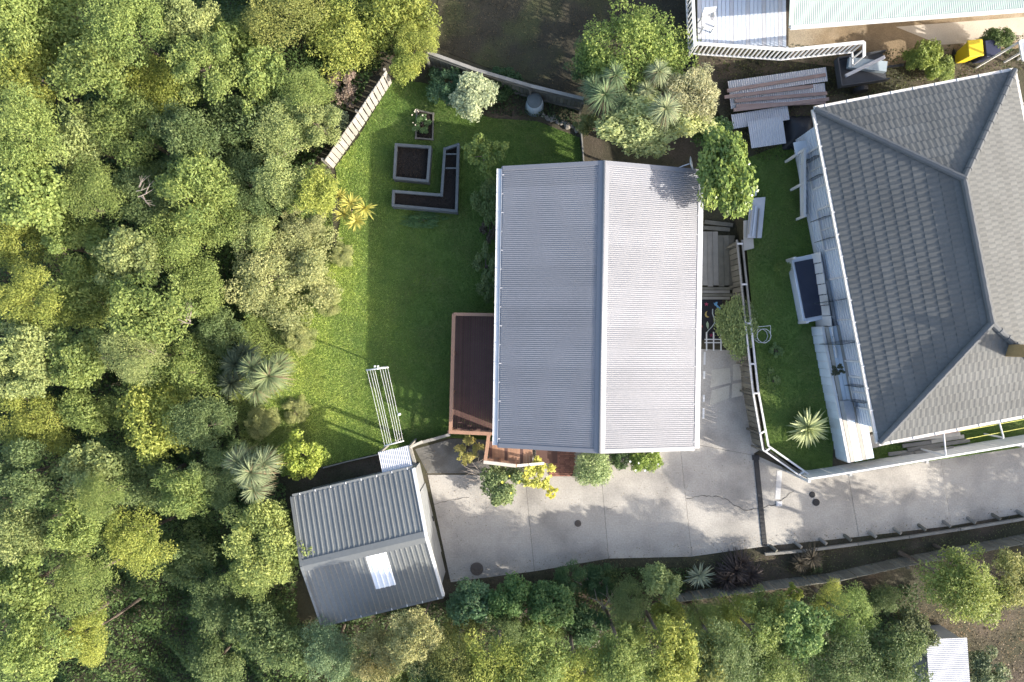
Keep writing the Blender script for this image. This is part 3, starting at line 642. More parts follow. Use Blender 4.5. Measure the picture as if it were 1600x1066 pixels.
# boundary fence between the side yard and the tiled house's lawn: two rails over dark boards
bf = thing('boundary_fence', 'dark boundary fence with two pale top rails beside the narrow lawn', 'fence', P(1168, 540, 0))
path_ = [(1155, 375), (1168, 500), (1180, 610), (1196, 700), (1266, 749)]
M_RAILW = mat('weathered_white_rail', (0.52, 0.51, 0.50), 0.7, 0.12, 4, 40, 0.1, piece=0.06)
zt = 1.5; ptsA = [P(a - 4, b + (3 if a > 1190 else 0), zt) for a, b in path_]; ptsB = [P(a + 4.5, b - (3 if a > 1190 else 0), zt) for a, b in path_]
for i in range(len(path_) - 1):
    for pp, w_ in ((ptsA, 0.06), (ptsB, 0.07)): beam('rail', M_RAILW if i else M_TIMBER, bf, pp[i], pp[i + 1], w_, 0.06)
    a, b = ptsA[i], ptsA[i + 1]; L = (b - a).length; n = int(L / 0.22); d = (b - a).normalized(); nr_ = Vector((d.y, -d.x, 0)) * (-1)
    for k in range(n):
        p = lerp(ptsA[i], ptsA[i + 1], (k + .5) / n); q = lerp(ptsB[i], ptsB[i + 1], (k + .5) / n); m = (p + q) / 2
        beam('paling', M_DARKT, bf, Vector((m.x, m.y, 0)), Vector((m.x, m.y, zt - 0.12)), 0.20, 0.02, up=nr_)
    for k in range(int(L / 1.6) + 1):
        p = lerp(ptsA[i], ptsA[i + 1], min(1, k * 1.6 / L + 0.05)); q = lerp(ptsB[i], ptsB[i + 1], min(1, k * 1.6 / L + 0.05))
        beam('post', M_DARKT, bf, Vector((p.x, p.y, 0)), Vector((p.x, p.y, zt - .03)), 0.07, 0.07); beam('spacer', M_RAILW, bf, p + Vector((0, 0, .04)), q + Vector((0, 0, .04)), 0.07, 0.02)
# log bollards standing along it
for i, (px, py, s_) in enumerate([(1166, 571, 1), (1167, 590, 1.2), (1170, 604, 1), (1177, 638, 1.05), (1180, 667, 1.1), (1190, 702, .9)]):
    p = P(px, py, 0.15)
    lg = thing('log_section', ['pale cut log lying at the upper end of the log row by the boundary fence', 'boxy timber block, second in the log row by the boundary fence', 'short cut log, third in the log row by the boundary fence', 'cut log, fourth in the log row by the boundary fence', 'cut log, second from the lower end of the log row', 'cut log at the lower end of the log row by the fence bend'][i], 'log', (p.x, p.y, 0), group='cut logs along the boundary fence')
    ang = 0.3 + i * 0.9
    if i == 1: MB().box((0, 0, 0.16), (0.26 * s_, 0.42 * s_, 0.3), 0.1).build('block', M_PALE, lg, bevel=0.02)
    else:
        d = Vector((math.cos(ang * .3), 0.25 * math.sin(ang), 0)); MB().tube([-d * .19 * s_ + Vector((0, 0, .13)), -d * .06 + Vector((0, 0, .14)), d * .19 * s_ + Vector((0, 0, .13))], [.12 * s_, .135 * s_, .12 * s_], 12).build('bark_cylinder', M_BARK, lg, smooth=False)
        for e in (-1, 1): MB().tube([d * e * .19 * s_ + Vector((0, 0, .13)), d * e * (.19 * s_ + .012) + Vector((0, 0, .13))], .108 * s_, 12).build('cut_face', M_PALE, lg)

# edging along the lower side of the drive: sleepers held by slanted round posts
ed = thing('retaining_edge', 'low timber retaining edge with slanted log posts along the lower driveway', 'retaining wall', P(1400, 838, 0))
EP = [(1195, 866), (1262, 860), (1340, 850), (1420, 839), (1500, 827), (1580, 814), (1660, 800)]
for a, b in zip(EP[:-1], EP[1:]):
    for dz in (0.02, 0.16): beam('sleeper', M_TIMBER, ed, P(a[0], a[1], dz) , P(b[0] - 1, b[1], dz), 0.09 if dz < .1 else 0.10, 0.13)
for k in range(11):
    x = 1205 + k * 38.5; y = 864 - 7 - (x - 1200) * 0.142
    p = P(x, y, 0.0)
    MB().tube([p + Vector((-.04, .10, -0.05)), p + Vector((.14, -.06, 0.24))], [0.075, 0.068], 10).build('log_post', M_TIMBER if k % 3 else M_DARKT, ed, world=True)
sheet('garden_bed', [(1080, 875), (1195, 862), (1342, 845), (1486, 826), (1660, 800), (1660, 850), (1420, 890), (1060, 940), (900, 960), (700, 960), (704, 915), (835, 897), (951, 878)], -0.035, mat('bark_mulch', (0.075, 0.055, 0.042), 0.95, 0.3, 3.0, 45, 0.3, bump=1.0), 'bark-mulched bank between the driveway and the paling fence')
# retaining edge between lawn and the dark paving by the garage
re = thing('retaining_wall', 'low timber retaining wall from the deck corner to the garage lean-to', 'retaining wall', P(670, 686, 0))
for k, (a, b) in enumerate([((640, 697), (672, 688)), ((672, 688), (704, 679))]):
    for z in (0.08, 0.25, 0.42): beam('sleeper', M_DARKT, re, P(a[0], a[1], z), P(b[0] - .5, b[1], z), 0.07, 0.16)
    beam('cap_board', M_TIMBER, re, P(a[0], a[1], .52), P(b[0] - .5, b[1], .52), 0.12, 0.03)
beam('return_board', M_PALE, re, P(641, 699, .5), P(660, 690, .52), 0.10, 0.1); beam('return_board', M_TIMBER, re, P(641, 699, .2), P(651, 733, .2), 0.10, 0.25)
ge = thing('garden_edging', 'thin timber edging where the lawn meets the bank behind the garage', 'edging', P(540, 722, 0))
for a, b in (((505, 731), (548, 720)), ((548, 720), (592, 710))): beam('edge_board', M_TIMBER, ge, P(a[0], a[1], .06), P(b[0] - .4, b[1], .06), 0.04, 0.14)
ge2 = thing('garden_edging', 'short upright timber edging beside the big pale tree above the house', 'edging', P(911, 230, 0))
for a, b in (((908, 207), (910, 228)), ((910, 229), (912, 256))): beam('edge_board', M_TIMBER, ge2, P(*a, .1), P(*b, .1), 0.05, 0.22)

# round bin, stones, concrete step
rb = thing('compost_bin', 'round dark compost bin with a lid near the back fence', 'bin', P(835, 168, 0) + Vector((0, 0, 0)))
M_BIN = mat('weathered_dark_plastic', (0.085, 0.105, 0.11), 0.6, 0.1, 5, 40, 0.08); M_BINL = mat('pale_blue_plastic', (0.33, 0.39, 0.43), 0.5, 0.08, 5, 40, 0.06)
MB().lathe((0, 0, 0), [(0.40, 0), (0.36, 0.4), (0.30, 0.78), (0.29, 0.78)], 24).build('body', M_BINL, rb, smooth=True); MB().lathe((-0.02, 0.01, 0), [(0.31, 0.77), (0.31, 0.82), (0.22, 0.86), (0.05, 0.875)], 24).build('lid', M_BIN, rb)
M_STONE = mat('garden_stone', (0.26, 0.235, 0.20), 0.9, 0.2, 6, 40, 0.15, piece=0.15)
def stone(px, py, r, label, seed, group, z=0.0, m=M_STONE):
    rng = random.Random(seed); b = bmesh.new(); bmesh.ops.create_icosphere(b, subdivisions=2, radius=1)
    for v in b.verts: k = 1 + 0.18 * math.sin(v.co.x * 4 + seed) * math.sin(v.co.y * 3 + 2 * seed) + rng.uniform(-.05, .05); v.co = Vector((v.co.x * r * k * 1.15, v.co.y * r * k * .9, v.co.z * r * k * .7))
    me = bpy.data.meshes.new('stone'); b.to_mesh(me); b.free(); me.materials.append(m)
    o = bpy.data.objects.new('edging_stone', me); C.objects.link(o); p = P(px, py, z); o.location = (p.x, p.y, z + r * .3); o.rotation_euler = (0, 0, seed * 1.3)
    return tag(o, label, 'stone', group)
ORD = ['first', 'second', 'third', 'fourth', 'fifth', 'sixth', 'seventh', 'eighth', 'ninth', 'tenth']
for i in range(8): stone(849 + i * 7.5, 180 + i * 3 + (i % 2) * 2, 0.10 + 0.03 * ((i * 7) % 3), f'rough border stone, {ORD[i]} along the row from the compost bin', i + 1, 'stones edging the back garden bed')
st = thing('concrete_step', 'flat grey concrete step at the top corner by the back fence', 'step', P(690, 110, 0))
MB().prism([tuple((P(a, b) - P(690, 110))[:2]) for a, b in [(687, 93), (712, 97), (708, 122), (681, 118)]], -0.02, 0.14).build('slab', M_CONCD, st, bevel=0.01)

# ------------------------------------------------------------------ side yard of the grey house
dk = thing('side_boardwalk', 'weathered grey boardwalk between the house and the boundary fence', 'boardwalk', P(1125, 410, 0))
for k in range(6):
    x = 1100 + k * 8.6; y0 = 362 + (k > 2) * 6; beam('board', M_TIMBER if k < 3 else M_DARKT, dk, P(x, y0, 0.16), P(x + 1.5, 446 + (k % 2) * 2, 0.16), 0.215, 0.04)
for y in (370, 405, 440): beam('bearer', M_DARKT, dk, P(1096, y, 0.08), P(1148, y, 0.08), 0.09, 0.1)
for k, y in enumerate((451, 456, 461, 466)): beam('step_board', M_TIMBER if k % 2 else M_DARKT, dk, P(1097, y, 0.13 - 0.02 * k), P(1146 - 6 * (k % 2), y, 0.13 - 0.02 * k), 0.11, 0.05)
mu = thing('chalk_mat', 'black play mat painted with a moon, stars, butterfly and vine', 'mat', P(1112, 492, 0))
MB().prism([tuple((P(a, b) - P(1112, 492))[:2]) for a, b in [(1094, 468), (1128, 468), (1128, 531), (1094, 531)]], 0.0, 0.03).build('mat_base', mat('black_mat', (0.022, 0.022, 0.028), 0.85, 0.1, 4, 60, 0.15), mu)
def flat(name, pix, col, z=0.034): 
    m = mat('paint_' + '_'.join(str(int(c * 100)) for c in col), col, 0.8, 0.05)
    return MB().prism([tuple((P(a, b) - P(1112, 492))[:2]) for a, b in pix], z - 0.003, z).build(name, m, mu)
def star(cx, cy, r, col, name='painted_star'): flat(name, [(cx + (r if k % 2 == 0 else r * .4) * math.sin(k * math.pi / 5), cy - (r if k % 2 == 0 else r * .4) * math.cos(k * math.pi / 5)) for k in range(10)], col)
star(1103.5, 475.5, 3.6, (.35, .06, .11)); star(1122, 491.5, 3.6, (.42, .14, .06)); star(1111, 524, 3.4, (.30, .03, .09)); star(1096, 510, 2.6, (.32, .08, .06)); star(1119.5, 497.5, 1.6, (.3, .25, .2))
flat('painted_moon', [(1105, 486), (1102, 488), (1100.8, 491.5), (1102, 495), (1105, 496.5), (1108, 495.5), (1104.8, 494), (1103.4, 491.3), (1104, 488.5)], (.45, .33, .12))
flat('painted_butterfly', [(1114.5, 473), (1117, 474), (1118, 472), (1121, 472), (1120, 476), (1123, 479.5), (1125.5, 481), (1124, 484.5), (1121, 483.5), (1119, 479), (1116, 477)], (.14, .32, .55))
vp = [(1113.2, 483), (1113, 490), (1115.6, 498), (1116, 505), (1112, 511), (1106, 517), (1103.6, 521), (1103.5, 528)]
flat('painted_vine', [(x - .8, y) for x, y in vp] + [(x + .8, y) for x, y in vp[::-1]], (.40, .45, .46))
flat('painted_leaf', [(1105, 502), (1107, 506), (1107, 510), (1106, 515), (1103.5, 510), (1103, 506)], (.32, .40, .28)); flat('painted_leaf', [(1116, 505), (1121, 504), (1125, 505), (1122, 510), (1121.5, 513.5), (1119.5, 509)], (.30, .38, .22))
tr = thing('picket_rack', 'small white timber trellis lying at the foot of the black mat', 'trellis', P(1115, 533, 0))
for x in (1104, 1115, 1126.5): beam('upright', M_WHITE, tr, P(x, 519, .30), P(x, 548, .20), 0.05, 0.025)
for y in (530.5, 535.5): beam('crosspiece', M_WHITE, tr, P(1101, y, .23), P(1129, y, .23), 0.045, 0.025)
for x in (1104, 1126.5): beam('foot', M_TIMBER, tr, P(x, 521, 0), P(x, 521, .28), 0.05, 0.05)
for i, (a, b) in enumerate((((1101, 347), (1145, 352)), ((1099, 356), (1140, 359)))):
    o = MB().bar(P(*a, .06 + .0), P(*b, .06), 0.16, 0.08).build('loose_plank', M_DARKT); tag(o, ['dark plank lying nearest the leafy tree above the boardwalk', 'dark plank lying against the top of the boardwalk'][i], 'plank', 'planks above the boardwalk')

# ------------------------------------------------------------------ tiled house on the right (P reads spots on the terrace from here)
P0 = P
def P(px, py, z=0.0): return P0(px, py, z + NZ)
TL, TW2, TE, TP = 12.15, 3.62, 3.0, math.radians(23.8)
TR = TE + TW2 * math.tan(TP)
cA = P(1275, 180, TE); cB = P(1372, 683, TE); ud = (cB - cA).normalized()
rz_ = math.atan2(ud.y, ud.x) + math.pi / 2          # local -Y runs down the photo
nd = Vector((-ud.y, ud.x, 0)); 
cen = (cA + cB) / 2 + nd * TW2
th = thing('tiled_house', 'white house with a grey tiled hip roof on the right', 'house', (cen.x, cen.y, NZ), rz_)
TLh = TL / 2
def tiles(face):
    """courses of pressed tile panels on one hip face; the face plane in (s along eave, d plan distance from eave)"""
    o, ax, inn, L = face; course = 0.335; ncs = int(math.ceil(TW2 / course))
    for c in range(ncs):
        d0 = c * course; d1 = min(TW2, d0 + course + 0.02)
        off = 0.55 * (c % 2); s = -off
        while s < L:
            s0, s1 = s, s + 1.28; s += 1.28
            lo, hi = d0, L - d0
            if s1 <= lo or s0 >= hi: continue
            N = 20; rows = []
            for d, lift in ((d0, 0.0), (d0, 0.024), (d1, 0.010)):
                row = []
                for k in range(N + 1):
                    ss = s0 + (s1 - s0) * k / N; wv = 0.008 * math.cos(k / N * 6 * 6.2832) if lift > 0.005 else 0
                    ss = min(max(ss, d), L - d) if L - 2 * d > 0 else L / 2
                    q = o + ax * ss + inn * d; row.append((q.x, q.y, TE + d * math.tan(TP) + lift + wv))
                rows.append(row)
            b = MB(); b.add([v for r in rows for v in r], [(r * (N + 1) + k, r * (N + 1) + k + 1, (r + 1) * (N + 1) + k + 1, (r + 1) * (N + 1) + k) for r in range(2) for k in range(N)])
            b.build('roof_tile', M_TILE, th)
w_, l_ = TW2, TLh
faces = [(Vector((-w_, l_, 0)), Vector((0, -1, 0)), Vector((1, 0, 0)), TL), (Vector((w_, l_, 0)), Vector((-1, 0, 0)), Vector((0, -1, 0)), 2 * w_),
         (Vector((w_, -l_, 0)), Vector((0, 1, 0)), Vector((-1, 0, 0)), TL), (Vector((-w_, -l_, 0)), Vector((1, 0, 0)), Vector((0, 1, 0)), 2 * w_)]
for f_ in faces: tiles(f_)
M_CAP = mat('grey_ridge_cap', (0.10, 0.105, 0.11), 0.8, 0.06, 2, 30, 0.05, piece=0.05)
def capline(a, b, nm):
    n = int((b - a).length / 0.42)
    for k in range(n):
        p, q = lerp(a, b, k / n), lerp(a, b, (k + 1.06) / n)
        MB().tube([p + Vector((0, 0, 0.035)), q + Vector((0, 0, 0.05))], [0.105, 0.115], 8).build(nm, M_CAP, th)
rt_, rb_ = Vector((0, l_ - w_, TR)), Vector((0, -l_ + w_, TR))
capline(rt_, rb_, 'ridge_tile')
for e in (Vector((-w_, l_, TE)), Vector((w_, l_, TE))): capline(e, rt_, 'hip_tile')
for e in (Vector((-w_, -l_, TE)), Vector((w_, -l_, TE))): capline(e, rb_, 'hip_tile')
# under-roof, walls, eaves
ur = MB(); ur.add([(-w_, l_, TE - .03), (w_, l_, TE - .03), (w_, -l_, TE - .03), (-w_, -l_, TE - .03), (0, l_ - w_, TR - .04), (0, -l_ + w_, TR - .04)], [(0, 4, 1), (1, 4, 5, 2), (2, 5, 3), (3, 5, 4, 0), (0, 1, 2, 3)]); ur.build('roof_deck', M_WHITE, th)
for a, b in (((-w_, l_), (w_, l_)), ((w_, l_), (w_, -l_)), ((w_, -l_), (-w_, -l_)), ((-w_, -l_), (-w_, l_))):
    d = (Vector(b) - Vector(a)).normalized(); n = Vector((-d.y, d.x)); gu = MB().bar((a[0] + n.x * .06, a[1] + n.y * .06, TE - .05), (b[0] + n.x * .06, b[1] + n.y * .06, TE - .05), 0.10, 0.09).build('gutter', mat('cream_gutter', (.55, .52, .48), .5), th)
    L = (Vector(b) - Vector(a)).length
    for k in range(int(L / 0.8)):
        q = Vector(a) + d * (0.4 + k * 0.8); beam('gutter_bracket', M_WHITE, gu, (q.x - n.x * .0, q.y - n.y * .0, TE + .01), (q.x + n.x * .11, q.y + n.y * .11, TE + .01), 0.03, 0.02, world=False)
ww, wl = w_ - 0.35, l_ - 0.4
for i in range(12):      # weatherboards on the two sides that show
    pass
tw = MB().prism([(-ww, -wl), (ww, -wl), (ww, wl), (-ww, wl)], 0.0, TE - 0.04).build('wall', M_WEATHERBOARD, th)
for k in range(14): 
    z = 0.35 + k * 0.19
    MB().bar((-ww - .012, -wl, z), (-ww - .012, wl, z), 0.03, 0.175, up=(-0.12, 0, 1)).build('weatherboard', M_WEATHERBOARD, tw)
for y, w2, h2 in ((4.2, 1.4, 1.2), (1.9, 1.6, 1.2), (-1.6, 3.2, 1.9), (-4.4, 1.2, 1.2)): window(th, (-ww - 0.05, y, 1.75), w2, h2, (0, 1, 0))
window(th, (-1.5, -wl - 0.02, 1.7), 1.6, 1.2, (1, 0, 0)); window(th, (-1.3, wl + 0.02, 1.7), 1.4, 1.0, (1, 0, 0))
# flue and its ochre cowl on the lower right slope
fl = thing('roof_flue', 'ochre metal chimney flue on the tiled roof at the right edge', 'chimney', P(1590, 548, 4.35))
MB().box((0.0, 0, 0.15), (0.42, 0.42, 0.9)).build('casing', mat('ochre_brick', (.33, .22, .10), .8, .15, 6), fl, bevel=0.02); MB().lathe((0, 0, 0.6), [(.13, 0), (.13, .35), (.2, .36), (.2, .42), (.03, .5)], 16).build('cowl', M_IRON, fl)

# white fence-like skirting with deck along the tiled house
pd = thing('porch_deck', 'raised bluish white boarded deck along the left wall of the tiled house', 'deck', P(1300, 640, 0))
M_BLUEW = mat('bluish_white_paint', (0.56, 0.63, 0.70), 0.6, 0.08, 2, 35, 0.06, piece=0.07)
a0, a1 = P(1285, 512, 1.0), P(1326, 722, 1.0)
n = 16
for k in range(n):
    p, q = lerp(a0, a1, k / n), lerp(a0, a1, (k + .95) / n)
    beam('skirt_board', M_BLUEW, pd, (p + q) / 2 - Vector((0, 0, 1.0)), (p + q) / 2, (q - p).length, 0.025, up=(1, .1, 0))
beam('edge_rail', M_WHITE, pd, a0 + Vector((0, 0, .02)), a1 + Vector((0, 0, .02)), 0.10, 0.04)
for k in range(6):
    dx = Vector((0.16 + 0.15 * k, 0.03 * k, 0)); beam('deck_board', M_BLUEW if k % 3 else M_PALE, pd, lerp(a0, a1, 0.0) + dx, lerp(a0, a1, 1.0) + dx, 0.14, 0.03)
for k in range(5): beam('post', M_WHITE, pd, lerp(a0, a1, k / 4) + Vector((.05, 0, -1.0)), lerp(a0, a1, k / 4) + Vector((.05, 0, -.02)), .09, .09)
# things on the deck
def boxything(name, label, cat, px, py, z, s, rz, m, lid=None, group=None):
    p = P(px, py, z); t = thing(name, label, cat, (p.x, p.y, p.z), rz, group)
    MB().box((0, 0, s[2] / 2), s).build('body', m, t, bevel=0.012)
    MB().box((0, 0, s[2] + 0.012), (s[0] * 1.04, s[1] * 1.03, 0.03)).build('lid', lid or m, t, bevel=0.006)
    return t
M_GREYB = mat('grey_box', (0.25, 0.27, 0.30), .7); M_CREAM = mat('cream_board', (.42, .385, .335), .8, .1)
boxything('storage_box', 'cream storage chest at the lower end of the white deck', 'box', 1342, 662, 0.05, (0.75, 0.55, 0.6), 0.19, M_CREAM)
boxything('storage_box', 'dark grey narrow box on the white deck beside the cream chest', 'box', 1320, 640, 1.02, (0.32, 0.75, 0.35), 0.19, M_GREYB)
boxything('doorstep', 'cream concrete step below the corner of the tiled house', 'step', 1350, 690, 0.0, (0.9, 0.5, 0.25), 0.19, M_CREAM)
# landing with a navy cover
ld = thing('porch_landing', 'white framed porch landing with a navy blue cover beside the tiled house', 'porch', P(1258, 452, 0), rz_)
MB().box((0, 0, 0.25), (1.05, 2.6, 0.5)).build('platform', M_WEATHERBOARD, ld, bevel=0.02)
for sx in (-.5, .5): 
    for sy in (-1.27, 1.27): MB().box((sx, sy, .4), (.1, .1, .8)).build('corner_post', M_WHITE, ld)
MB().box((-0.02, 0.0, 0.54), (0.86, 2.25, 0.07)).build('cover', mat('navy_cover', (0.030, 0.036, 0.058), .6, .1, 3, 40, .06), ld, bevel=0.02)
for k in range(5): MB().box((.66, -1.0 + k * .5, .47), (.25, .46, .03)).build('board', M_CREAM, ld)
wl_ = thing('walkway_screen', 'long white boarded screen leaning along the tiled house wall', 'screen', P(1288, 470, 0))
for k in range(10):
    a = lerp(P(1273, 395, 0.9), P(1300, 560, 0.9), k / 10); b = lerp(P(1273, 395, .9), P(1300, 560, .9), (k + .93) / 10); m = (a + b) / 2
    beam('panel', M_WHITE, wl_, m - Vector((0, 0, .9)), m + Vector((.12, 0, 0.2)), (b - a).length, .03, up=(1, .1, 0))
# outside stairs
sr = thing('outside_stairs', 'white timber stairs with handrails against the tiled house', 'stairs', P(1252, 298, 0), rz_)
for k in range(8):
    MB().box((0.14, 1.1 - k * 0.27, 1.25 - k * 0.16), (0.62, 0.24, 0.04)).build('tread', M_WEATHERBOARD, sr)
for x in (-0.2, 0.48): MB().bar((x, 1.25, 1.25), (x, -1.05, -0.05 + .1), 0.05, 0.2).build('stringer', M_WHITE, sr)
MB().bar((-0.45, 1.25, 1.9), (-0.45, -1.1, 0.85), 0.09, 0.05).build('handrail', M_WHITE, sr)
MB().bar((-0.36, 1.25, 1.5), (-0.36, -1.1, 0.45), 0.05, 0.14).build('handrail', M_WHITE, sr); MB().bar((-0.28, 1.25, 1.2), (-0.28, -1.1, 0.25), 0.12, 0.10).build('handrail', M_WEATHERBOARD, sr)
for y, z in ((1.25, 1.9), (0.1, 1.4), (-1.1, .87)): MB().box((-0.4, y, z / 2), (.09, .09, z)).build('post', M_WHITE, sr)
MB().box((.1, 1.45, 1.2), (1.2, .5, .06)).build('top_landing', M_WEATHERBOARD, sr)

# planks and offcuts stacked below the tiled house
rnd = random.Random(12); PK = [(1388, 710, 1446, 703), (1408, 712, 1470, 700), (1396, 690, 1500, 678), (1420, 684, 1498, 672), (1432, 694, 1506, 682), (1418, 703, 1515, 688), (1440, 678, 1560, 655), (1430, 709, 1490, 700), (1410, 697, 1460, 690), (1455, 690, 1500, 680), (1400, 684, 1440, 679)]
PL = ['shortest grey', 'grey', 'long pale', 'pinkish', 'brown', 'longest grey', 'long peach', 'bottom grey', 'short grey', 'short tan', 'uppermost left']
for i, (x0, y0, x1, y1) in enumerate(PK):
    z = 0.08 + 0.05 * (i % 4); m = (M_TIMBER, M_PALE, M_CREAM, mat('pinkish_timber', (.5, .36, .29), .8, .1, 3, 40, .1))[(0, 0, 1, 3, 2, 0, 3, 0, 0, 1, 1)[i]]
    tag(MB().bar(P(x0, y0, z), P(x1, y1, z + .03), 0.15, 0.045).build('timber_plank', m), f'{PL[i]} plank in the stack below the tiled house', 'plank', 'planks stacked below the tiled house')
wl2 = thing('wash_line', 'two yellow cords strung between white posts below the tiled house', 'clothesline', P(1480, 690, 0))
M_CORD = mat('yellow_cord', (.62, .60, .16), .6)
for (x0, y0), (x1, y1) in (((1498, 674), (1600, 655)), ((1510, 686), (1600, 668))): MB().tube([P(x0, y0, 1.1), P((x0 + x1) / 2, (y0 + y1) / 2 + .5, 1.05), P(x1 + 40, y1 - 7, 1.1)], .012, 5).build('cord', M_CORD, wl2, world=True)
MB().tube([P(1474, 672, 1.7), P(1478, 712, 1.7)], .03, 8).build('pole', M_WHITE, wl2, world=True); MB().tube([P(1562, 662, 1.1), P(1568, 684, 1.1)], .03, 8).build('pole', M_WHITE, wl2, world=True)
for q in ((1478, 712, 1.7), (1568, 684, 1.1), (1474, 672, 1.7), (1562, 662, 1.1)): 
    p = P(*q); beam('post', M_WHITE, wl2, Vector((p.x, p.y, 0)), p, .06, .06)

# scraps by the fence at the side lawn
for i, (pix, z, m, lab) in enumerate([([(1172, 310), (1196, 308), (1190, 372), (1168, 372)], .22, M_IRON, 'white sheet of board lying beside the leafy tree on the narrow lawn'), ([(1162, 345), (1175, 343), (1178, 388), (1162, 392)], .10, M_PALE, 'pale plywood offcut under the white board on the narrow lawn'), ([(1170, 292), (1184, 290), (1182, 306), (1172, 308)], .12, M_WHITE, 'small white offcut above the white board on the narrow lawn')]):
    tag(MB().prism([tuple(P(a, b, z)[:2]) for a, b in pix], NZ + z - .05, NZ + z).build('board_offcut', m), lab, 'board', 'boards beside the leafy tree')
for i in range(3):
    tag(MB().bar(P(1176 + i * 5, 318 + i * 4, .26), P(1170 + i * 6, 366 + i * 3, .26), .05, .03).build('timber_batten', (M_PALE, M_WEATHERBOARD, M_TIMBER)[i]), ['left pale', 'middle white', 'right grey'][i] + ' batten lying on the white board on the narrow lawn', 'batten', 'battens on the white board')
gc = thing('garden_chair', 'upturned wire garden chair on the narrow lawn by the fence', 'chair', P(1188, 525, 0))
for k, dz in enumerate((0.05, 0.4)):
    pts = [(.28 * math.cos(a * .6283), .28 * math.sin(a * .6283), dz) for a in range(11)]; MB().tube(pts, .014, 5, cap=False).build('seat_ring', M_PIPE, gc)
for k in range(4): a = .4 + k * 1.571; MB().tube([(.28 * math.cos(a), .28 * math.sin(a), .4), (.33 * math.cos(a), .33 * math.sin(a), .0)], .014, 5).build('leg', M_PIPE, gc)
MB().tube([(-.25, .1, .4), (-.3, .35, .55), (.2, .4, .55), (.26, .1, .4)], .014, 5).build('backrest', M_PIPE, gc)

# ------------------------------------------------------------------ iron pile, tarp, top right house
ip = thing('iron_stack', 'stack of white corrugated iron sheets with rusty battens behind the tiled house', 'iron sheets', P(1210, 160, 0))
def corr_flat(parent, pix3, z, m, n=14, name='iron_sheet', tilt=0.0):
    a, b, c = [P(q[0], q[1], z) for q in pix3]; ax, ay = b - a, c - a; ay = ay + Vector((0, 0, tilt))
    return roof_sheet(name, parent, m, a - offs(parent), ax, ay, ay.length, ax.length, ax.length / n, 0.016)
corr_flat(ip, [(1137, 128), (1290, 105), (1140, 150)], 0.5, M_IRON, 44); corr_flat(ip, [(1140, 152), (1288, 130), (1142, 175)], 0.45, M_IRON, 44); corr_flat(ip, [(1142, 178), (1230, 165), (1146, 200)], 0.4, M_IRON, 26); corr_flat(ip, [(1168, 190), (1222, 182), (1174, 232)], 0.6, M_IRON, 16)
M_RUST = mat('rusty_batten', (.27, .20, .18), .8, .15, 4, 40, .12, piece=.1)
for (x0, y0, x1, y1, z) in ((1136, 142, 1290, 117, .60), (1132, 152, 1270, 135, .62), (1148, 158, 1292, 146, .55), (1146, 172, 1295, 155, .56), (1150, 166, 1290, 160, .53)): beam('batten', M_RUST, ip, P(x0, y0, z), P(x1, y1, z), .13, .05)
for q in ((1150, 150), (1200, 145), (1270, 135), (1180, 210)): beam('bearer', M_DARKT, ip, P(q[0], q[1] - 20, .2), P(q[0], q[1] + 14, .2), .12, .4)
tp = thing('tarpaulin', 'black tarpaulin over a heap beside the corner of the tiled house', 'tarpaulin', P(1246, 208, 0))
b = MB(); n = 14; rnd = random.Random(8)
for j in range(n):
    for i in range(n):
        u, v = i / (n - 1) * 2 - 1, j / (n - 1) * 2 - 1; r = max(abs(u), abs(v)); b.v.append((u * .62, v * .68, max(0.02, .55 * (1 - r ** 3)) + rnd.uniform(-.03, .03) * (r < .9)))
b.f = [(j * n + i, j * n + i + 1, (j + 1) * n + i + 1, (j + 1) * n + i) for j in range(n - 1) for i in range(n - 1)]
b.build('sheet', mat('black_tarp', (.02, .023, .03), .45, .1), tp, smooth=True)
def junk(px, py, w, d, h, rz, m, label):
    t = thing('trailer_load', label, 'trailer', P(px, py, 0), rz)
    MB().box((0, 0, .45), (w, d, .1)).build('tray', m, t)
    for s in (-1, 1):
        MB().box((0, s * d / 2, .62), (w, .04, .3)).build('side', m, t); 
        wm = MB(); wm.tube([(0, s * (d / 2 + .05), .28), (0, s * (d / 2 + .22), .28)], .28, 16); wm.build('wheel', M_BLACK, t)
    MB().box((-w / 2, 0, .62), (.04, d, .3)).build('tailboard', m, t); MB().bar((w / 2, 0, .45), (w / 2 + .8, 0, .4), .08, .08).build('drawbar', m, t)
    MB().bar((-w * .4, -.2, .75), (w * .4, .25, .9), .12, .1).build('load', M_IRON, t); MB().bar((-w * .3, .3, .7), (w * .45, -.1, .72), .4, .2).build('load', M_BINL, t)
junk(1335, 118, 1.9, 1.1, .5, .15, mat('dark_trailer', (.06, .065, .075), .6), 'dark trailer with a jumbled load behind the tiled house')
th2 = thing('green_roof_house', 'house with a pale green corrugated roof at the top right', 'house', P(1420, -60, 0), math.radians(3.5))
M_GREENR = mat('pale_green_steel', (.42, .48, .43), .55, .04, 1, 25, .03, piece=.02)
gA, gB = P(1236, 40, 3.4), P(1660, 8, 3.4); axg = (gB - gA); ng = 12
R3 = Matrix.Rotation(-math.radians(3.5), 3, 'Z')
for k in range(ng):
    o_ = R3 @ (gA + axg * (k / ng) - th2.location); roof_sheet('roof_sheet', th2, M_GREENR, o_, R3 @ axg, R3 @ (Vector((-axg.y, axg.x, 0)).normalized() + Vector((0, 0, .27))), 4.2, axg.length / ng, axg.length / ng / 12, .012)
wq = [R3 @ (P(a, b, 0) - th2.location) for a, b in ((1262, 30), (1700, -5), (1680, -260), (1240, -230))]
MB().prism([(q.x, q.y) for q in wq], 0, 3.3).build('wall', M_CREAM, th2)
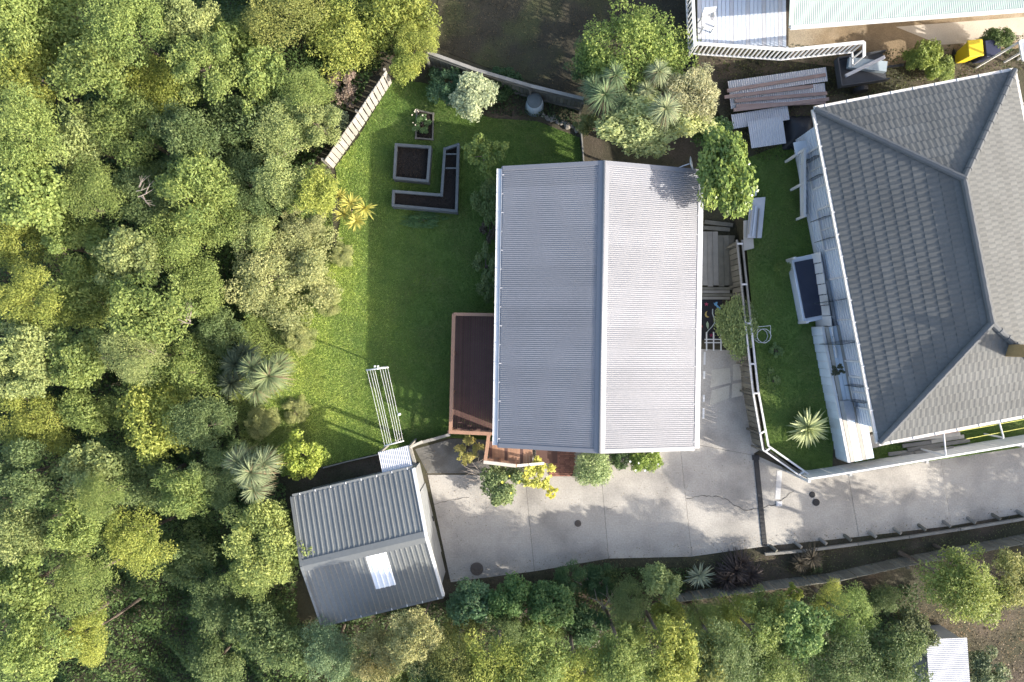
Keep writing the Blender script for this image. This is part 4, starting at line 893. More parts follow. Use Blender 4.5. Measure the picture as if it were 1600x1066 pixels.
e0, e1 = R3 @ (gA - th2.location), R3 @ (gB - th2.location); MB().bar(e0 + Vector((0, -.06, -.06)), e1 + Vector((0, -.06, -.06)), .11, .1).build('gutter', M_WHITE, th2); MB().bar(e0 + Vector((0, .03, -.12)), e1 + Vector((0, .03, -.12)), .03, .2).build('fascia', M_WHITE, th2)
MB().bar(e0 + Vector((-.03, 0, .03)), e0 + Vector((-.03, 4, 1.1)), .12, .05).build('barge_flashing', M_GREENR, th2)
wd = thing('white_deck', 'grey-boarded deck with white balustrade at the top right', 'deck', P(1150, 40, 0))
WZ = 1.6
for k in range(22):
    x = 1092 + k * 6.3; beam('deck_board', M_WEATHERBOARD if k % 4 else M_IRON, wd, P(x, -60, WZ), P(x + 1, 66 + k * .35, WZ), .137, .04)
def balus(parent, a, b, h=0.95, sp=0.13, m=M_WHITE):
    L = (b - a).length; n = int(L / sp)
    beam('top_rail', m, parent, a, b, .11, .05); beam('bottom_rail', m, parent, a - Vector((0, 0, h - .08)), b - Vector((0, 0, h - .08)), .05, .06)
    for k in range(n + 1):
        p = lerp(a, b, k / n); beam('baluster', m, parent, p - Vector((0, 0, h - .05)), p - Vector((0, 0, .02)), .045, .045)
balus(wd, P(1081, -40, WZ + .95), P(1086, 72, WZ + .95), sp=.2); balus(wd, P(1086, 68, WZ + .95), P(1235, 78, WZ + .95), sp=.16); balus(wd, P(1235, 78, WZ + .95), P(1350, 66, WZ + .95), sp=.18); balus(wd, P(1350, 66, WZ + .95), P(1350, 88, WZ + .6), sp=.2)
for q in ((1087, 66), (1160, 72), (1230, 75)): beam('post', M_WHITE, wd, P(*q, 0), P(*q, WZ), .1, .1)
chm = thing('plastic_chair', 'white plastic armchair on the grey-boarded deck', 'chair', P(1101, 44, WZ + .02), 0.1)
MB().box((0, 0, .42), (.46, .44, .04)).build('seat', M_WHITE, chm, bevel=.015); MB().bar((0, .24, .42), (0, .36, .88), .46, .035, up=(0, 1, 0)).build('backrest', M_WHITE, chm)
for sx in (-.22, .22):
    MB().bar((sx, -.22, .64), (sx, .27, .66), .05, .03).build('armrest', M_WHITE, chm)
    for sy in (-.2, .22): MB().bar((sx, sy, 0), (sx * .95, sy * .9, .62), .045, .045).build('leg', M_WHITE, chm)
sheet('bank', [(1232, 40), (1660, 15), (1660, 70), (1480, 85), (1350, 110), (1232, 95)], NZ + 0.01, mat('clay_bank', (.20, .15, .095), .95, .25, 1.5, 20, .2, bump=.6, col2=(.32, .27, .20), mixscale=.5), 'bare brown clay bank below the pale green roof')
sheet('path', [(1400, 42), (1660, 22), (1660, 58), (1470, 70)], NZ + 0.016, mat('sandy_path', (.42, .37, .31), .9, .12, 1.2, 25, .1), 'sandy path below the pale green roof')
def wheelie(px, py, bodym, lidm, label, rz=0.0):
    t = thing('wheelie_bin', label, 'bin', P(px, py, 0), rz)
    b = MB(); b.add([(-.2, -.2, .06), (.2, -.2, .06), (.2, .2, .06), (-.2, .2, .06), (-.27, -.29, .95), (.27, -.29, .95), (.27, .29, .95), (-.27, .29, .95)], [(3, 2, 1, 0), (4, 5, 6, 7), (0, 1, 5, 4), (1, 2, 6, 5), (2, 3, 7, 6), (3, 0, 4, 7)]); b.build('body', bodym, t, bevel=.02)
    MB().box((0, 0, .99), (.58, .64, .06)).build('lid', lidm, t, bevel=.02); MB().tube([(-.25, .34, .92), (.25, .34, .92)], .02, 8).build('handle', bodym, t)
    for s in (-1, 1): MB().tube([(s * .2, .24, .11), (s * .26, .24, .11)], .11, 14).build('wheel', M_BLACK, t)
wheelie(1498, 92, mat('yellow_plastic', (.70, .52, .03), .45, .05), mat('yellow_plastic', (.7, .52, .03)), 'yellow wheelie bin behind the tiled house', .1)
wheelie(1524, 92, mat('navy_plastic', (.03, .035, .07), .45, .05), mat('navy_plastic', (.03, .035, .07)), 'navy wheelie bin beside the yellow one', .1)
# porch at the upper edge of the tiled house
pc = thing('glazed_canopy', 'white framed grey canopy at the upper edge of the tiled house', 'canopy', P(1560, 112, 0), rz_)
MB().box((0, 0, 2.3), (1.7, .7, .05)).build('roof_panel', M_GREYB, pc)
for y in (-.35, .35): MB().bar((-.85, y, 2.34), (.85, y, 2.34), .08, .06).build('frame', M_WHITE, pc)
for x in (-.85, .3, .85): MB().bar((x, -.35, 2.345), (x, .35, 2.345), .07, .06).build('frame', M_WHITE, pc); MB().bar((x, .33, 0), (x, .33, 2.28), .07, .07).build('post', M_WHITE, pc)
P = P0
# shed at the lower right
sh = thing('white_shed', 'small shed with a white corrugated roof at the bottom right', 'shed', P(1480, 1035, 0.9) - Vector((0, 0, 1.6)), math.radians(4))
for k in range(4): roof_sheet('roof_sheet', sh, M_IRON, (-.78, -1.5 + k * .62, 1.6 + .004 * (k % 2)), (0, 1, 0), (1, 0, .06), 1.58, .62, .62 / 8, .012)
MB().prism([(-.7, -1.4), (.7, -1.4), (.7, .85), (-.7, .85)], 0, 1.57).build('wall', M_CREAM, sh)
MB().box((-.72, -.3, .75), (.04, .8, 1.4)).build('door', M_TIMBER, sh)
# ------------------------------------------------------------------ vegetation
LEAF_GAIN = 2.05
COL = {'y': (0.160, 0.180, 0.042), 'g': (0.118, 0.150, 0.044), 'p': (0.150, 0.175, 0.066), 'd': (0.078, 0.106, 0.040), 'o': (0.125, 0.135, 0.040),
       'v': (0.24, 0.26, 0.14), 'w': (0.28, 0.29, 0.20), 'b': (0.085, 0.155, 0.026), 'k': (0.036, 0.066, 0.026), 's': (0.165, 0.21, 0.10), 'c': (0.12, 0.155, 0.085)}
CNAME = {'y': 'yellow-green', 'g': 'mid green', 'p': 'pale olive', 'd': 'dark green', 'o': 'olive'}
FOREST = [crown_mesh('bush_crown', 100 + i, n=(15000, 12000, 9000)[i % 3], leaf=(0.042, 0.056, 0.074)[i % 3], aspect=(0.5, 0.65, 0.42)[(i // 3) % 3], clumps=34 + 7 * (i % 4), cr=(0.14, 0.33), flat=0.75 + 0.05 * (i % 3), fluff=0.5 + 0.05 * (i % 3)) for i in range(9)]
SHRUB = [crown_mesh('shrub_crown', 200 + i, n=6500, leaf=0.10, clumps=24, cr=(0.19, 0.36), flat=0.75, aspect=0.6) for i in range(4)]
BROAD = [crown_mesh('broadleaf_crown', 300 + i, n=7500, leaf=0.11, clumps=28, cr=(0.22, 0.38), flat=0.85, aspect=0.62, fluff=0.42, material=M_GLOSS) for i in range(3)]
FINE = [crown_mesh('fine_crown', 400 + i, n=16000, leaf=0.048, clumps=55, cr=(0.13, 0.25), flat=0.7, fluff=0.6) for i in range(3)]
FINE2 = crown_mesh('variegated_crown', 450, n=15000, leaf=0.062, clumps=44, cr=(0.16, 0.28), flat=0.75, fluff=0.5)
FINE3 = crown_mesh('pale_shrub_crown', 460, n=30000, leaf=0.031, clumps=80, cr=(0.11, 0.22), flat=0.6, fluff=0.6)
DOME = crown_mesh('dome_crown', 500, n=9000, leaf=0.085, clumps=60, cr=(0.30, 0.34), flat=0.9, fluff=0.55, rough=0.1)
SPRIG = [crown_mesh('sprig_crown', 600 + i, n=3200, leaf=0.11, clumps=30, cr=(0.10, 0.22), flat=0.7, fluff=0.6, rough=1.5) for i in range(3)]

def trunk_mesh(base, top, r, limbs, seed, n=7):
    rnd = random.Random(seed); b = MB(); base = Vector(base); top = Vector(top)
    mid = lerp(base, top, 0.5) + Vector((rnd.uniform(-.12, .12), rnd.uniform(-.12, .12), 0))
    b.tube([base - Vector((0, 0, .25)), base + Vector((0, 0, .1)), mid, top], [r * 1.35, r * 1.05, r * .8, r * .5], n)
    for l in limbs:
        l = Vector(l); s = lerp(mid, top, rnd.uniform(0.1, .9)); m = lerp(s, l, .55) + Vector((0, 0, 0.12 * (l - s).length))
        b.tube([s, m, l], [r * .45, r * .3, r * .12], 5)
    return b
_tid = [0]
def tree(name, label, cat, px, py, R, ztop, col, protos, group=None, flat=0.8, colmul=1.0, rz=None, sy=1.0, limbs=6, base=None, part='crown', up=0.0):
    """R = crown radius in metres; ztop = height of the crown's top above the lawn datum"""
    _tid[0] += 1; i = _tid[0]; rnd = random.Random(i * 17 + 3)
    me = protos[i % len(protos)] if isinstance(protos, list) else protos
    ztop += up; base = up if up else base
    zc = ztop - R * flat * 1.05
    p = P(px, py, zc); zb = gz(p.x, p.y) if base is None else base
    t = thing(name, label, cat, (p.x, p.y, zb), group=group)
    c = COL[col] if isinstance(col, str) else col; jit = rnd.uniform(.9, 1.12) * colmul * LEAF_GAIN * (0.78 if max(c) > .3 else 1.0); c = tuple(q * jit for q in c)
    a = rnd.uniform(0, 6.28) if rz is None else rz
    put(part, me, t, p, (R, R * sy, R * flat), a, c)
    cl_ = np.array(me['clumps']).reshape(-1, 3)[:limbs] if 'clumps' in me else []
    lm = []
    for q in cl_:
        x, y, z = q * 0.85; lm.append(p + Vector((R * (x * math.cos(a) - y * sy * math.sin(a)), R * (x * math.sin(a) + y * sy * math.cos(a)), R * flat * z)))
    trunk_mesh((p.x, p.y, zb), p + Vector((0, 0, R * flat * .2)), max(.03, R * .06), lm, i).build('trunk', M_BARK, t, world=True)
    return t

# --- the bush on the left, tree by tree
BUSH = """28,30,62,g 118,30,62,g 205,52,62,g 292,30,58,p 372,78,60,g 450,22,58,o 540,62,66,y 625,25,62,y 650,78,40,y
55,120,66,y 150,128,62,g 240,135,62,y 322,112,60,g 415,130,56,g 480,150,46,g
38,212,62,g 130,228,56,p 213,212,62,g 300,215,56,d 385,210,54,d 452,205,50,p 497,195,36,p
58,300,62,g 150,300,60,g 236,305,54,d 312,290,52,g 388,290,50,d 445,285,46,p 492,300,40,y
33,385,60,y 120,388,62,g 205,402,56,p 285,378,58,g 348,345,46,g 402,362,42,p
58,468,62,y 148,470,62,g 238,478,60,g 310,452,50,g
38,558,62,p 128,560,58,g 212,552,52,p 285,585,60,g 345,520,40,d
58,648,60,y 150,640,56,g 242,660,54,y 318,665,48,d
48,738,58,d 148,738,52,p 232,748,54,d 292,770,44,g 345,740,44,d
42,828,56,p 118,818,46,g 218,838,54,y 292,862,48,d 160,775,40,g
38,918,62,g 132,905,56,g 345,940,46,d
58,1012,62,g 140,990,46,y 342,1030,44,d 410,985,44,d"""
BANDS = [(80, 'along the top edge of the photo'), (165, 'level with the back fence corner'), (250, 'level with the square garden bed'), (330, 'level with the L-shaped garden bed'), (420, 'level with the middle of the lawn'), (505, 'level with the broad pale shrub'), (605, 'level with the clothesline crossbar'), (700, 'level with the clothesline wires'), (785, 'level with the garage upper eave'), (880, 'level with the garage ridge'), (960, 'level with the garage lower eave'), (2000, 'along the bottom edge of the photo')]
rows_ = {}
for tok in BUSH.split():
    x, y, r, c = tok.split(','); x, y, r = int(x), int(y), int(r)
    bnd = next(b for lim, b in BANDS if y < lim); rows_.setdefault(bnd, []).append((x, y, r, c))
for bnd, L in rows_.items():
    L.sort()
    for i, (x, y, r, c) in enumerate(L):
        rnd = random.Random(x * 7 + y); zt = rnd.uniform(1.6, 4.0) if x < 430 else rnd.uniform(2.2, 3.2)
        if c == 'd': zt -= 0.7
        tree('bush_tree', f'{CNAME[c]} bush tree, {ORD[i]} from the left {bnd}', 'tree', x, y, r / 41.0 * rnd.uniform(1.05, 1.32), zt, c, FOREST, group='trees of the bush on the left', flat=rnd.uniform(.75, 1.0), sy=rnd.uniform(.85, 1.1), limbs=4)

# --- named trees and shrubs round the garden
tree('pale_shrub', 'broad pale olive shrub at the left edge of the lawn', 'shrub', 446, 428, 2.5, 2.3, (0.205, 0.215, 0.092), FINE3, flat=.75, sy=1.1)
tree('pale_shrub', 'small pale olive shrub above the broad one on the lawn edge', 'shrub', 478, 345, 1.1, 1.6, (0.19, 0.20, 0.09), FINE, flat=.75)
for x, y, r, zt_, lab in [(512, 470, .7, .8, 'low pale olive shrub at the right foot of the broad pale shrub'), (470, 530, .8, .9, 'low pale olive shrub above the shaggy cabbage tree'), (462, 640, .7, .6, 'low pale shrub below the shaggy cabbage tree'), (410, 660, .8, 1.0, 'olive shrub between the two left cabbage trees'), (535, 400, .6, .7, 'small pale shrub at the right edge of the broad pale shrub')]:
    tree('pale_shrub', lab, 'shrub', x, y, r, zt_, (0.20, 0.21, 0.085), FINE, flat=.7)
tree('leafy_shrub', 'fresh green shrub left of the yellow yuccas', 'shrub', 470, 318, 0.9, 1.5, 'g', SHRUB)
tree('leafy_shrub', 'grey-green scrub below the sunlit paling fence', 'shrub', 505, 280, 0.75, 1.0, 'p', SPRIG)
tree('leafy_shrub', 'purple-brown scrub behind the sunlit paling fence', 'shrub', 535, 140, 0.85, 1.3, (0.16, 0.125, 0.095), SPRIG)
tree('leafy_shrub', 'grey-green weedy shrub left of the paling fence', 'shrub', 520, 190, 0.75, 1.2, (0.13, 0.15, 0.085), SHRUB)
tree('round_tree', 'small yellow-green tree at the lawn edge left of the garage', 'tree', 474, 712, 0.98, 2.3, (0.185, 0.215, 0.042), SHRUB, flat=.8)
tree('round_tree', 'big yellow-green tree overhanging the left end of the garage', 'tree', 420, 850, 1.85, 4.0, (0.175, 0.20, 0.062), FINE, flat=.85, sy=1.15)
tree('round_tree', 'mid green tree below the one overhanging the garage', 'tree', 395, 900, 1.1, 2.6, 'g', FOREST)
tree('variegated_shrub', 'cream-variegated shrub above the raised beds', 'shrub', 742, 152, 1.02, 1.9, (0.33, 0.36, 0.215), SHRUB, flat=.7)
tree('leafy_shrub', 'dark green shrub left of the cream-variegated one', 'shrub', 700, 135, 0.85, 1.3, (.055, .095, .045), SHRUB)
tree('leafy_shrub', 'dark shrub right of the cream-variegated one by the back fence', 'shrub', 785, 130, 0.8, 1.0, 'k', SHRUB)
tree('leafy_shrub', 'yellow-green shrub at the top of the paling fence', 'shrub', 635, 100, 0.85, 1.6, 'y', SHRUB)
tree('bedding_plant', 'leafy plant with cream flowers in the small timber bed', 'plant', 660, 195, 0.48, 0.7, (.075, .12, .045), SPRIG)
tree('feathery_shrub', 'feathery bright green shrub left of the house top corner', 'shrub', 758, 245, 0.95, 2.2, (.115, .15, .04), SPRIG, flat=.8)
tree('feathery_shrub', 'soft green shrub against the house below the feathery one', 'shrub', 763, 310, 0.7, 1.3, (.095, .125, .042), SHRUB, sy=1.6, rz=0.0)
tree('feathery_shrub', 'grey-green fern against the house at the upper end of the deck', 'shrub', 760, 415, 0.65, 1.1, (.10, .13, .05), SPRIG, sy=1.5, rz=0.0)
tree('feathery_shrub', 'low green fern against the house below the other fern', 'shrub', 762, 455, 0.55, 0.9, (.10, .13, .05), SPRIG)
tree('ground_plant', 'row of low weeds along the foot of the L-shaped bed', 'plant', 662, 345, 0.42, 0.3, (.06, .11, .04), SHRUB, sy=2.6, rz=math.pi / 2)
tree('feathery_shrub', 'dark red-brown low shrub against the house between the ferns', 'shrub', 766, 360, 0.5, 0.8, (.06, .05, .035), SPRIG, sy=1.4, rz=0.0)
# big group above the house
tree('leafy_tree', 'large bright green tree above the house with cabbage trees in front', 'tree', 990, 78, 2.25, 4.4, (.120, .155, .040), [FOREST[0], FOREST[3], FOREST[6]], flat=.85)
tree('leafy_tree', 'dark green shrub at the left foot of the large bright tree', 'shrub', 920, 100, 1.05, 2.4, (.06, .095, .035), [FOREST[1], FOREST[4]])
tree('pale_tree', 'pale cream-green tree at the right of the group above the house', 'tree', 1080, 150, 1.3, 4.2, (.215, .21, .12), FINE, flat=.9)
tree('pale_tree', 'cream-variegated tree overhanging the top edge of the house roof', 'tree', 1010, 200, 2.45, 3.9, (.245, .268, .115), FINE2, flat=.5, sy=.62, rz=0.0)
tree('leafy_shrub', 'small olive shrub under the left cabbage tree above the house', 'shrub', 915, 195, 0.55, 1.3, (.13, .14, .05), SHRUB)
tree('broadleaf_tree', 'large-leaved glossy green tree at the upper right corner of the house', 'tree', 1130, 274, 1.12, 5.0, (.088, .118, .028), BROAD, sy=1.5, rz=0.0, flat=.9)
tree('broadleaf_tree', 'darker shrub behind the large-leaved tree at the house corner', 'tree', 1118, 215, 0.85, 2.4, (.05, .09, .03), BROAD)
tree('side_shrub', 'dense oval green shrub beside the boundary fence in the side yard', 'shrub', 1151, 510, 0.85, 1.8, (.125, .155, .06), [DOME], sy=1.55, rz=0.05)
tree('side_shrub', 'small pale green shrub on the narrow lawn by the fence', 'shrub', 1212, 548, 0.36, 0.5, (.11, .16, .06), SPRIG, up=NZ)
tree('side_shrub', 'round olive shrub on the narrow lawn beside the navy cover', 'shrub', 1222, 420, 0.36, 0.9, (.08, .115, .03), SHRUB, up=NZ)
tree('side_shrub', 'low lime-green weeds on the sunlit part of the narrow lawn', 'plant', 1205, 595, 0.45, 0.22, (.15, .19, .07), SPRIG, sy=2.0, rz=0.3, up=NZ)
tree('potted_shrub', 'small dark shrub on the white deck of the tiled house', 'shrub', 1308, 578, 0.3, 1.5, (.07, .075, .045), SPRIG, up=NZ)
# front of the house
tree('dome_bush', 'clipped pale green dome bush by the brick path', 'bush', 926, 730, 0.84, 1.25, (.20, .245, .115), DOME, flat=.85)
tree('flower_bush', 'rounded green bush with white flowers right of the dome bush', 'bush', 1008, 716, 0.75, 1.0, (.135, .18, .042), SHRUB, flat=.75)
tree('flower_bush', 'dark low shrub between the dome bush and the white-flowered bush', 'bush', 970, 716, 0.5, 0.75, (.06, .09, .035), SHRUB)
tree('front_bush', 'dense green bush with bare twigs below the landing', 'bush', 785, 758, 1.0, 1.6, (.125, .155, .065), SHRUB, flat=.75)
tree('yellow_bush', 'yellow-leaved shrub spreading over the drive beside the steps', 'bush', 835, 742, 0.9, 1.5, (.34, .34, .085), SPRIG, flat=.6)
tree('yellow_bush', 'sparse yellow-leaved branches beside the deck corner', 'bush', 732, 702, 0.7, 1.1, (.24, .22, .07), SPRIG, flat=.5)
tree('yellow_bush', 'small yellow-leaved sprig at the right of the yellow shrub', 'bush', 862, 768, 0.32, 0.9, (.42, .40, .08), SPRIG, flat=.6)
# along the bottom
BOT = [(448, 1015, 1.25, 3.0, 'd', FOREST, 'dark green'), (512, 1020, 1.25, 3.4, (.10, .14, .07), FOREST, 'grey-green'), (588, 1018, 1.25, 4.2, (.185, .175, .075), FINE, 'golden olive'), (655, 1002, 1.3, 5.5, (.19, .185, .08), FINE, 'pale golden'), (712, 1040, 1.3, 5.7, 'o', FOREST, 'olive'), (775, 1038, 1.4, 5.95, 'y', FOREST, 'yellow-green'), (845, 1028, 1.35, 5.7, 'g', FOREST, 'mid green'), (905, 1050, 1.45, 5.6, 'y', FOREST, 'yellow-green'), (975, 1032, 1.35, 5.8, 'g', FOREST, 'mid green'), (1040, 1020, 1.3, 5.6, 'y', FOREST, 'yellow-green'), (1125, 1014, 1.4, 5.3, 'd', FOREST, 'dark green'), (1178, 988, 1.35, 4.6, 'g', FOREST, 'mid green'), (1250, 985, 1.4, 4.6, (.115, .165, .055), FOREST, 'fresh green'), (1325, 960, 1.2, 4.4, (.12, .165, .045), FOREST, 'bright green'), (1315, 1035, 1.5, 5.0, 'd', FOREST, 'dark green'), (1390, 1020, 1.4, 4.8, 'd', FOREST, 'dark green')]
for i, (x, y, r, zt, c, pr, cn) in enumerate(BOT):
    w = ['leftmost', 'second', 'third', 'fourth', 'fifth', 'sixth', 'seventh', 'eighth', 'ninth', 'tenth', 'eleventh', 'twelfth', 'thirteenth', 'fourteenth', 'fifteenth', 'last'][i]
    tree('garden_tree', f'{cn} tree, {w} from the garage along the bottom of the photo', 'tree', x, y, r, zt, c, pr, group='trees along the bottom of the photo', flat=.85, limbs=4)
tree('bank_shrub', 'dark broad-leaved shrub at the lower right corner of the garage', 'shrub', 737, 938, 1.0, 2.2, (.065, .11, .05), BROAD)
tree('bank_shrub', 'dark green shrub on the bank below the large manhole', 'shrub', 800, 930, 1.1, 2.4, (.06, .105, .035), SHRUB)
tree('bank_shrub', 'mid green shrub on the bank right of the dark one', 'shrub', 862, 945, 1.05, 2.5, (.07, .115, .04), SHRUB)
tree('bank_shrub', 'low dark fern on the bank below the drive centre', 'shrub', 935, 908, 0.75, 1.5, 'k', SHRUB)
tree('bank_shrub', 'dense dark shrub around the dead branches', 'shrub', 915, 978, 0.95, 2.0, (.055, .09, .035), SHRUB)
tree('bank_shrub', 'light green round shrub beside the flax on the bank', 'shrub', 1034, 910, 0.9, 2.6, (.155, .19, .075), SHRUB)
tree('bank_shrub', 'yellow-green shrub below the light round one on the bank', 'shrub', 1045, 960, 0.75, 1.5, 'y', SHRUB)
tree('bank_shrub', 'yellow-green sprigs poking over the paling fence', 'shrub', 1238, 925, 0.45, 1.5, 'y', SPRIG)
tree('bank_shrub', 'small green weeds at the right end of the flax', 'shrub', 1270, 880, 0.5, 0.5, (.07, .09, .04), SPRIG)
FILL = [(720, 985, 1.0, 2.0, 'o', 'olive shrub on the bank below the garage corner'), (790, 975, 1.05, 2.2, 'd', 'dark shrub in the second row of the bank, under the garage corner shrubs'), (845, 985, 1.0, 2.0, 'g', 'mid green shrub in the second row of the bank, left of the dead branches'), (985, 940, 0.95, 2.4, 'd', 'dark green shrub right of the dead branches on the bank'), (890, 906, 0.8, 1.7, 'k', 'low dark shrub at the drive edge below the small manhole'), (985, 990, 0.95, 2.2, 'g', 'mid green shrub below the dead branches'), (1100, 965, 1.0, 2.4, 'g', 'mid green shrub against the left end of the paling fence'), (1152, 950, 0.85, 2.4, 'y', 'yellow-green shrub behind the bronze flax outside the fence'), (1202, 950, 0.95, 2.5, 'g', 'green shrub leaning on the paling fence below the small flax'), (1292, 938, 0.85, 2.4, 'y', 'yellowish shrub outside the bend of the paling fence'), (1375, 935, 0.8, 1.2, 'd', 'dark shrub outside the fence left of the tall corner tree'), (1085, 1042, 1.45, 5.0, 'o', 'olive tree at the bottom edge below the bronze flax'), (1200, 1050, 1.45, 4.9, 'g', 'green tree at the bottom edge below the small flax'), (820, 1060, 1.2, 3.6, 'o', 'olive tree at the very bottom edge below the bank'), (640, 1055, 1.2, 3.2, 'p', 'pale olive tree at the very bottom edge below the garage'), (738, 1078, 1.5, 6.0, 'o', 'added tall olive shade tree cut by the bottom edge below the garage corner'), (815, 1088, 1.5, 6.2, 'g', 'added tall green shade tree cut by the bottom edge right of the tall olive one'), (685, 1062, 1.2, 5.4, 'd', 'dark tree cut by the bottom edge left of the tall olive one'), (560, 1055, 1.1, 2.8, 'd', 'dark tree at the very bottom edge below the garage')]  # tall olive and tall green trees added to deepen shade on the garage roof
for x, y, r, zt_, c_, lab in FILL: tree('bank_shrub', lab, 'shrub', x, y, r, zt_, c_, FOREST, limbs=4)
tree('corner_tree', 'tall yellow-green tree above the white shed', 'tree', 1500, 915, 1.7, 5.4, (.13, .155, .042), FOREST, flat=.85)
tree('corner_tree', 'smaller yellowish tree right of the tall one above the shed', 'tree', 1570, 905, 1.1, 5.0, (.15, .155, .055), FOREST)
tree('corner_tree', 'dull green shrub left of the white shed', 'shrub', 1425, 985, 1.0, 1.5, (.085, .10, .045), SHRUB)
tree('corner_tree', 'dark shrub at the lower right of the white shed', 'shrub', 1540, 1045, 0.9, 1.2, (.09, .11, .06), SHRUB)
for k_, (x, y, zt_) in enumerate([(1760, 1010, 5.8), (1900, 1010, 5.9), (2040, 990, 5.8), (1960, 860, 5.6)]):
    tree('corner_tree', ['tall green tree just past the right edge below the drive', 'tall tree second past the right edge below the drive', 'tall tree third past the right edge below the drive', 'tall tree past the right edge at the drive entrance'][k_], 'tree', x, y, 2.5, zt_, 'go'[k_ % 2], FOREST, group='trees past the right edge')
tree('yard_shrub', 'yellow-green strappy shrub beside the yellow bin', 'shrub', 1440, 95, 0.85, 1.6, (.14, .17, .04), SHRUB, up=NZ)
tree('yard_shrub', 'dark green bush right of the bins', 'shrub', 1557, 65, 0.7, 1.3, (.07, .10, .035), SHRUB, up=NZ)
tree('yard_shrub', 'low green shrub between the trailer and the yellow bin', 'shrub', 1468, 110, 0.6, 0.9, 'g', SHRUB, up=NZ)
# white flowers of the front bush, lemons and blossoms as parts
def blossoms(parent, px, py, z, r, n, col, seed, size=.09):
    rng = np.random.default_rng(seed); m = mat('petal_%d' % seed, col, .6, .03)
    for k in range(n):
        a = rng.uniform(0, 6.28); d = r * rng.uniform(.2, 1) ** .5; p = P(px, py, z) + Vector((d * math.cos(a), d * math.sin(a), rng.uniform(-.05, .12)))
        b = MB(); s = size * rng.uniform(.7, 1.2)
        for q in range(5): b.add([p, p + Vector((s * math.cos(q * 1.257 - .5), s * math.sin(q * 1.257 - .5), .03)), p + Vector((1.2 * s * math.cos(q * 1.257), 1.2 * s * math.sin(q * 1.257), .02)), p + Vector((s * math.cos(q * 1.257 + .5), s * math.sin(q * 1.257 + .5), .03))], [(0, 1, 2, 3)])
        b.build('flower', m, parent, world=True)
byl = {o.get('label'): o for o in bpy.data.objects if o.get('label')}
blossoms(byl['rounded green bush with white flowers right of the dome bush'], 1008, 720, .95, .6, 9, (.8, .8, .74), 1, .035)
blossoms(byl['leafy plant with cream flowers in the small timber bed'], 655, 185, .68, .35, 9, (.7, .62, .5), 2, .028)
blossoms(byl['dense green bush with bare twigs below the landing'], 800, 760, 1.5, .5, 6, (.62, .6, .1), 3, .045)
blossoms(byl['yellow-leaved shrub spreading over the drive beside the steps'], 840, 740, 1.4, .55, 12, (.72, .66, .10), 4, .055)

# --- strap-leaved plants
ROS = [rosette_mesh('leaf_head', 700 + i, n=260, length=1.0, width=0.034, droop=.5, up=.1) for i in range(3)]
SKIRT = [rosette_mesh('dead_skirt', 710 + i, n=110, length=1.0, width=0.03, droop=.9, up=-.35, spread=.9) for i in range(2)]
YUC = [rosette_mesh('leaf_rosette', 720 + i, n=70, length=1.0, width=0.085, droop=.15, up=.45) for i in range(2)]
FLX = [rosette_mesh('leaf_fan', 740 + i, n=150, length=1.0, width=0.05, droop=.6, up=.55) for i in range(2)]
def cordyline(name, label, cat, heads, col, base_px, protos=ROS, trunkr=.09, group=None):
    """heads = (px, py, z, radius); one stem forks to all of them"""
    hs = [(P(x, y, z), r) for x, y, z, r in heads]; bp = P(*base_px, 0) if len(base_px) == 2 else P(*base_px)
    zb = gz(bp.x, bp.y) if len(base_px) == 2 else base_px[2]; t = thing(name, label, cat, (bp.x, bp.y, zb), group=group)
    for i, (p, r) in enumerate(hs):
        o = put('leaf_head', protos[i % len(protos)], t, p, (r, r, r), i * 1.7 + r, tuple(q * 1.25 for q in col))
    if name == 'cabbage_tree':
        for i, (p, r) in enumerate(hs): put('dead_skirt', SKIRT[i % 2], t, p - Vector((0, 0, .08)), (r * .92, r * .92, r), i * 2.3, (.21, .165, .10))
    b = MB(); base = Vector((bp.x, bp.y, zb)); top = min(p.z for p, r in hs); fork = base + Vector((0, 0, max(.05, (top - zb) * .5)))
    b.tube([base - Vector((0, 0, .2)), base + Vector((0, 0, .02)), fork], [trunkr * 1.3, trunkr, trunkr * .85], 8)
    for p, r in hs: b.tube([fork, lerp(fork, p, .6) + Vector((0, 0, .08)), p], [trunkr * .8, trunkr * .65, trunkr * .5], 6)
    b.build('trunk', M_BARK, t, world=True)
    return t
GC = (.135, .175, .085)
cordyline('cabbage_tree', 'clump of cabbage tree heads with green strap leaves above the house', 'cabbage tree', [(945, 148, 3.3, .8), (962, 118, 3.4, .65), (928, 135, 3.0, .62), (972, 162, 3.0, .65)], (.11, .155, .075), (955, 175))
cordyline('cabbage_tree', 'pale cabbage tree with two heads right of the green one', 'cabbage tree', [(1040, 170, 4.0, .75), (1030, 112, 3.6, .6), (1010, 140, 3.2, .5)], (.19, .22, .12), (1020, 185))
cordyline('cabbage_tree', 'cabbage tree with a big shaggy head at the left lawn edge', 'cabbage tree', [(420, 588, 2.3, .9), (395, 575, 2.1, .75), (400, 608, 2.0, .75), (436, 570, 2.0, .6)], (.135, .168, .078), (425, 585))
cordyline('cabbage_tree', 'cabbage tree with pale fine leaves above the garage left end', 'cabbage tree', [(392, 738, 3.4, .85), (372, 722, 3.1, .75), (412, 724, 3.2, .7), (396, 765, 3.0, .7)], (.14, .17, .09), (405, 735))
cordyline('flax_plant', 'dark strap-leaved flax left of the shaggy cabbage tree', 'flax', [(368, 570, 1.2, .85), (362, 600, 1.0, .8), (380, 555, .9, .8)], (.055, .072, .042), (372, 580), protos=FLX)
cordyline('yucca', 'yucca with cream-green sword leaves on the narrow lawn', 'yucca', [(1262, 668, .5 + NZ, .95), (1262, 668, .4 + NZ, .88)], (.265, .30, .15), (1262, 668, NZ), protos=YUC, trunkr=.1)
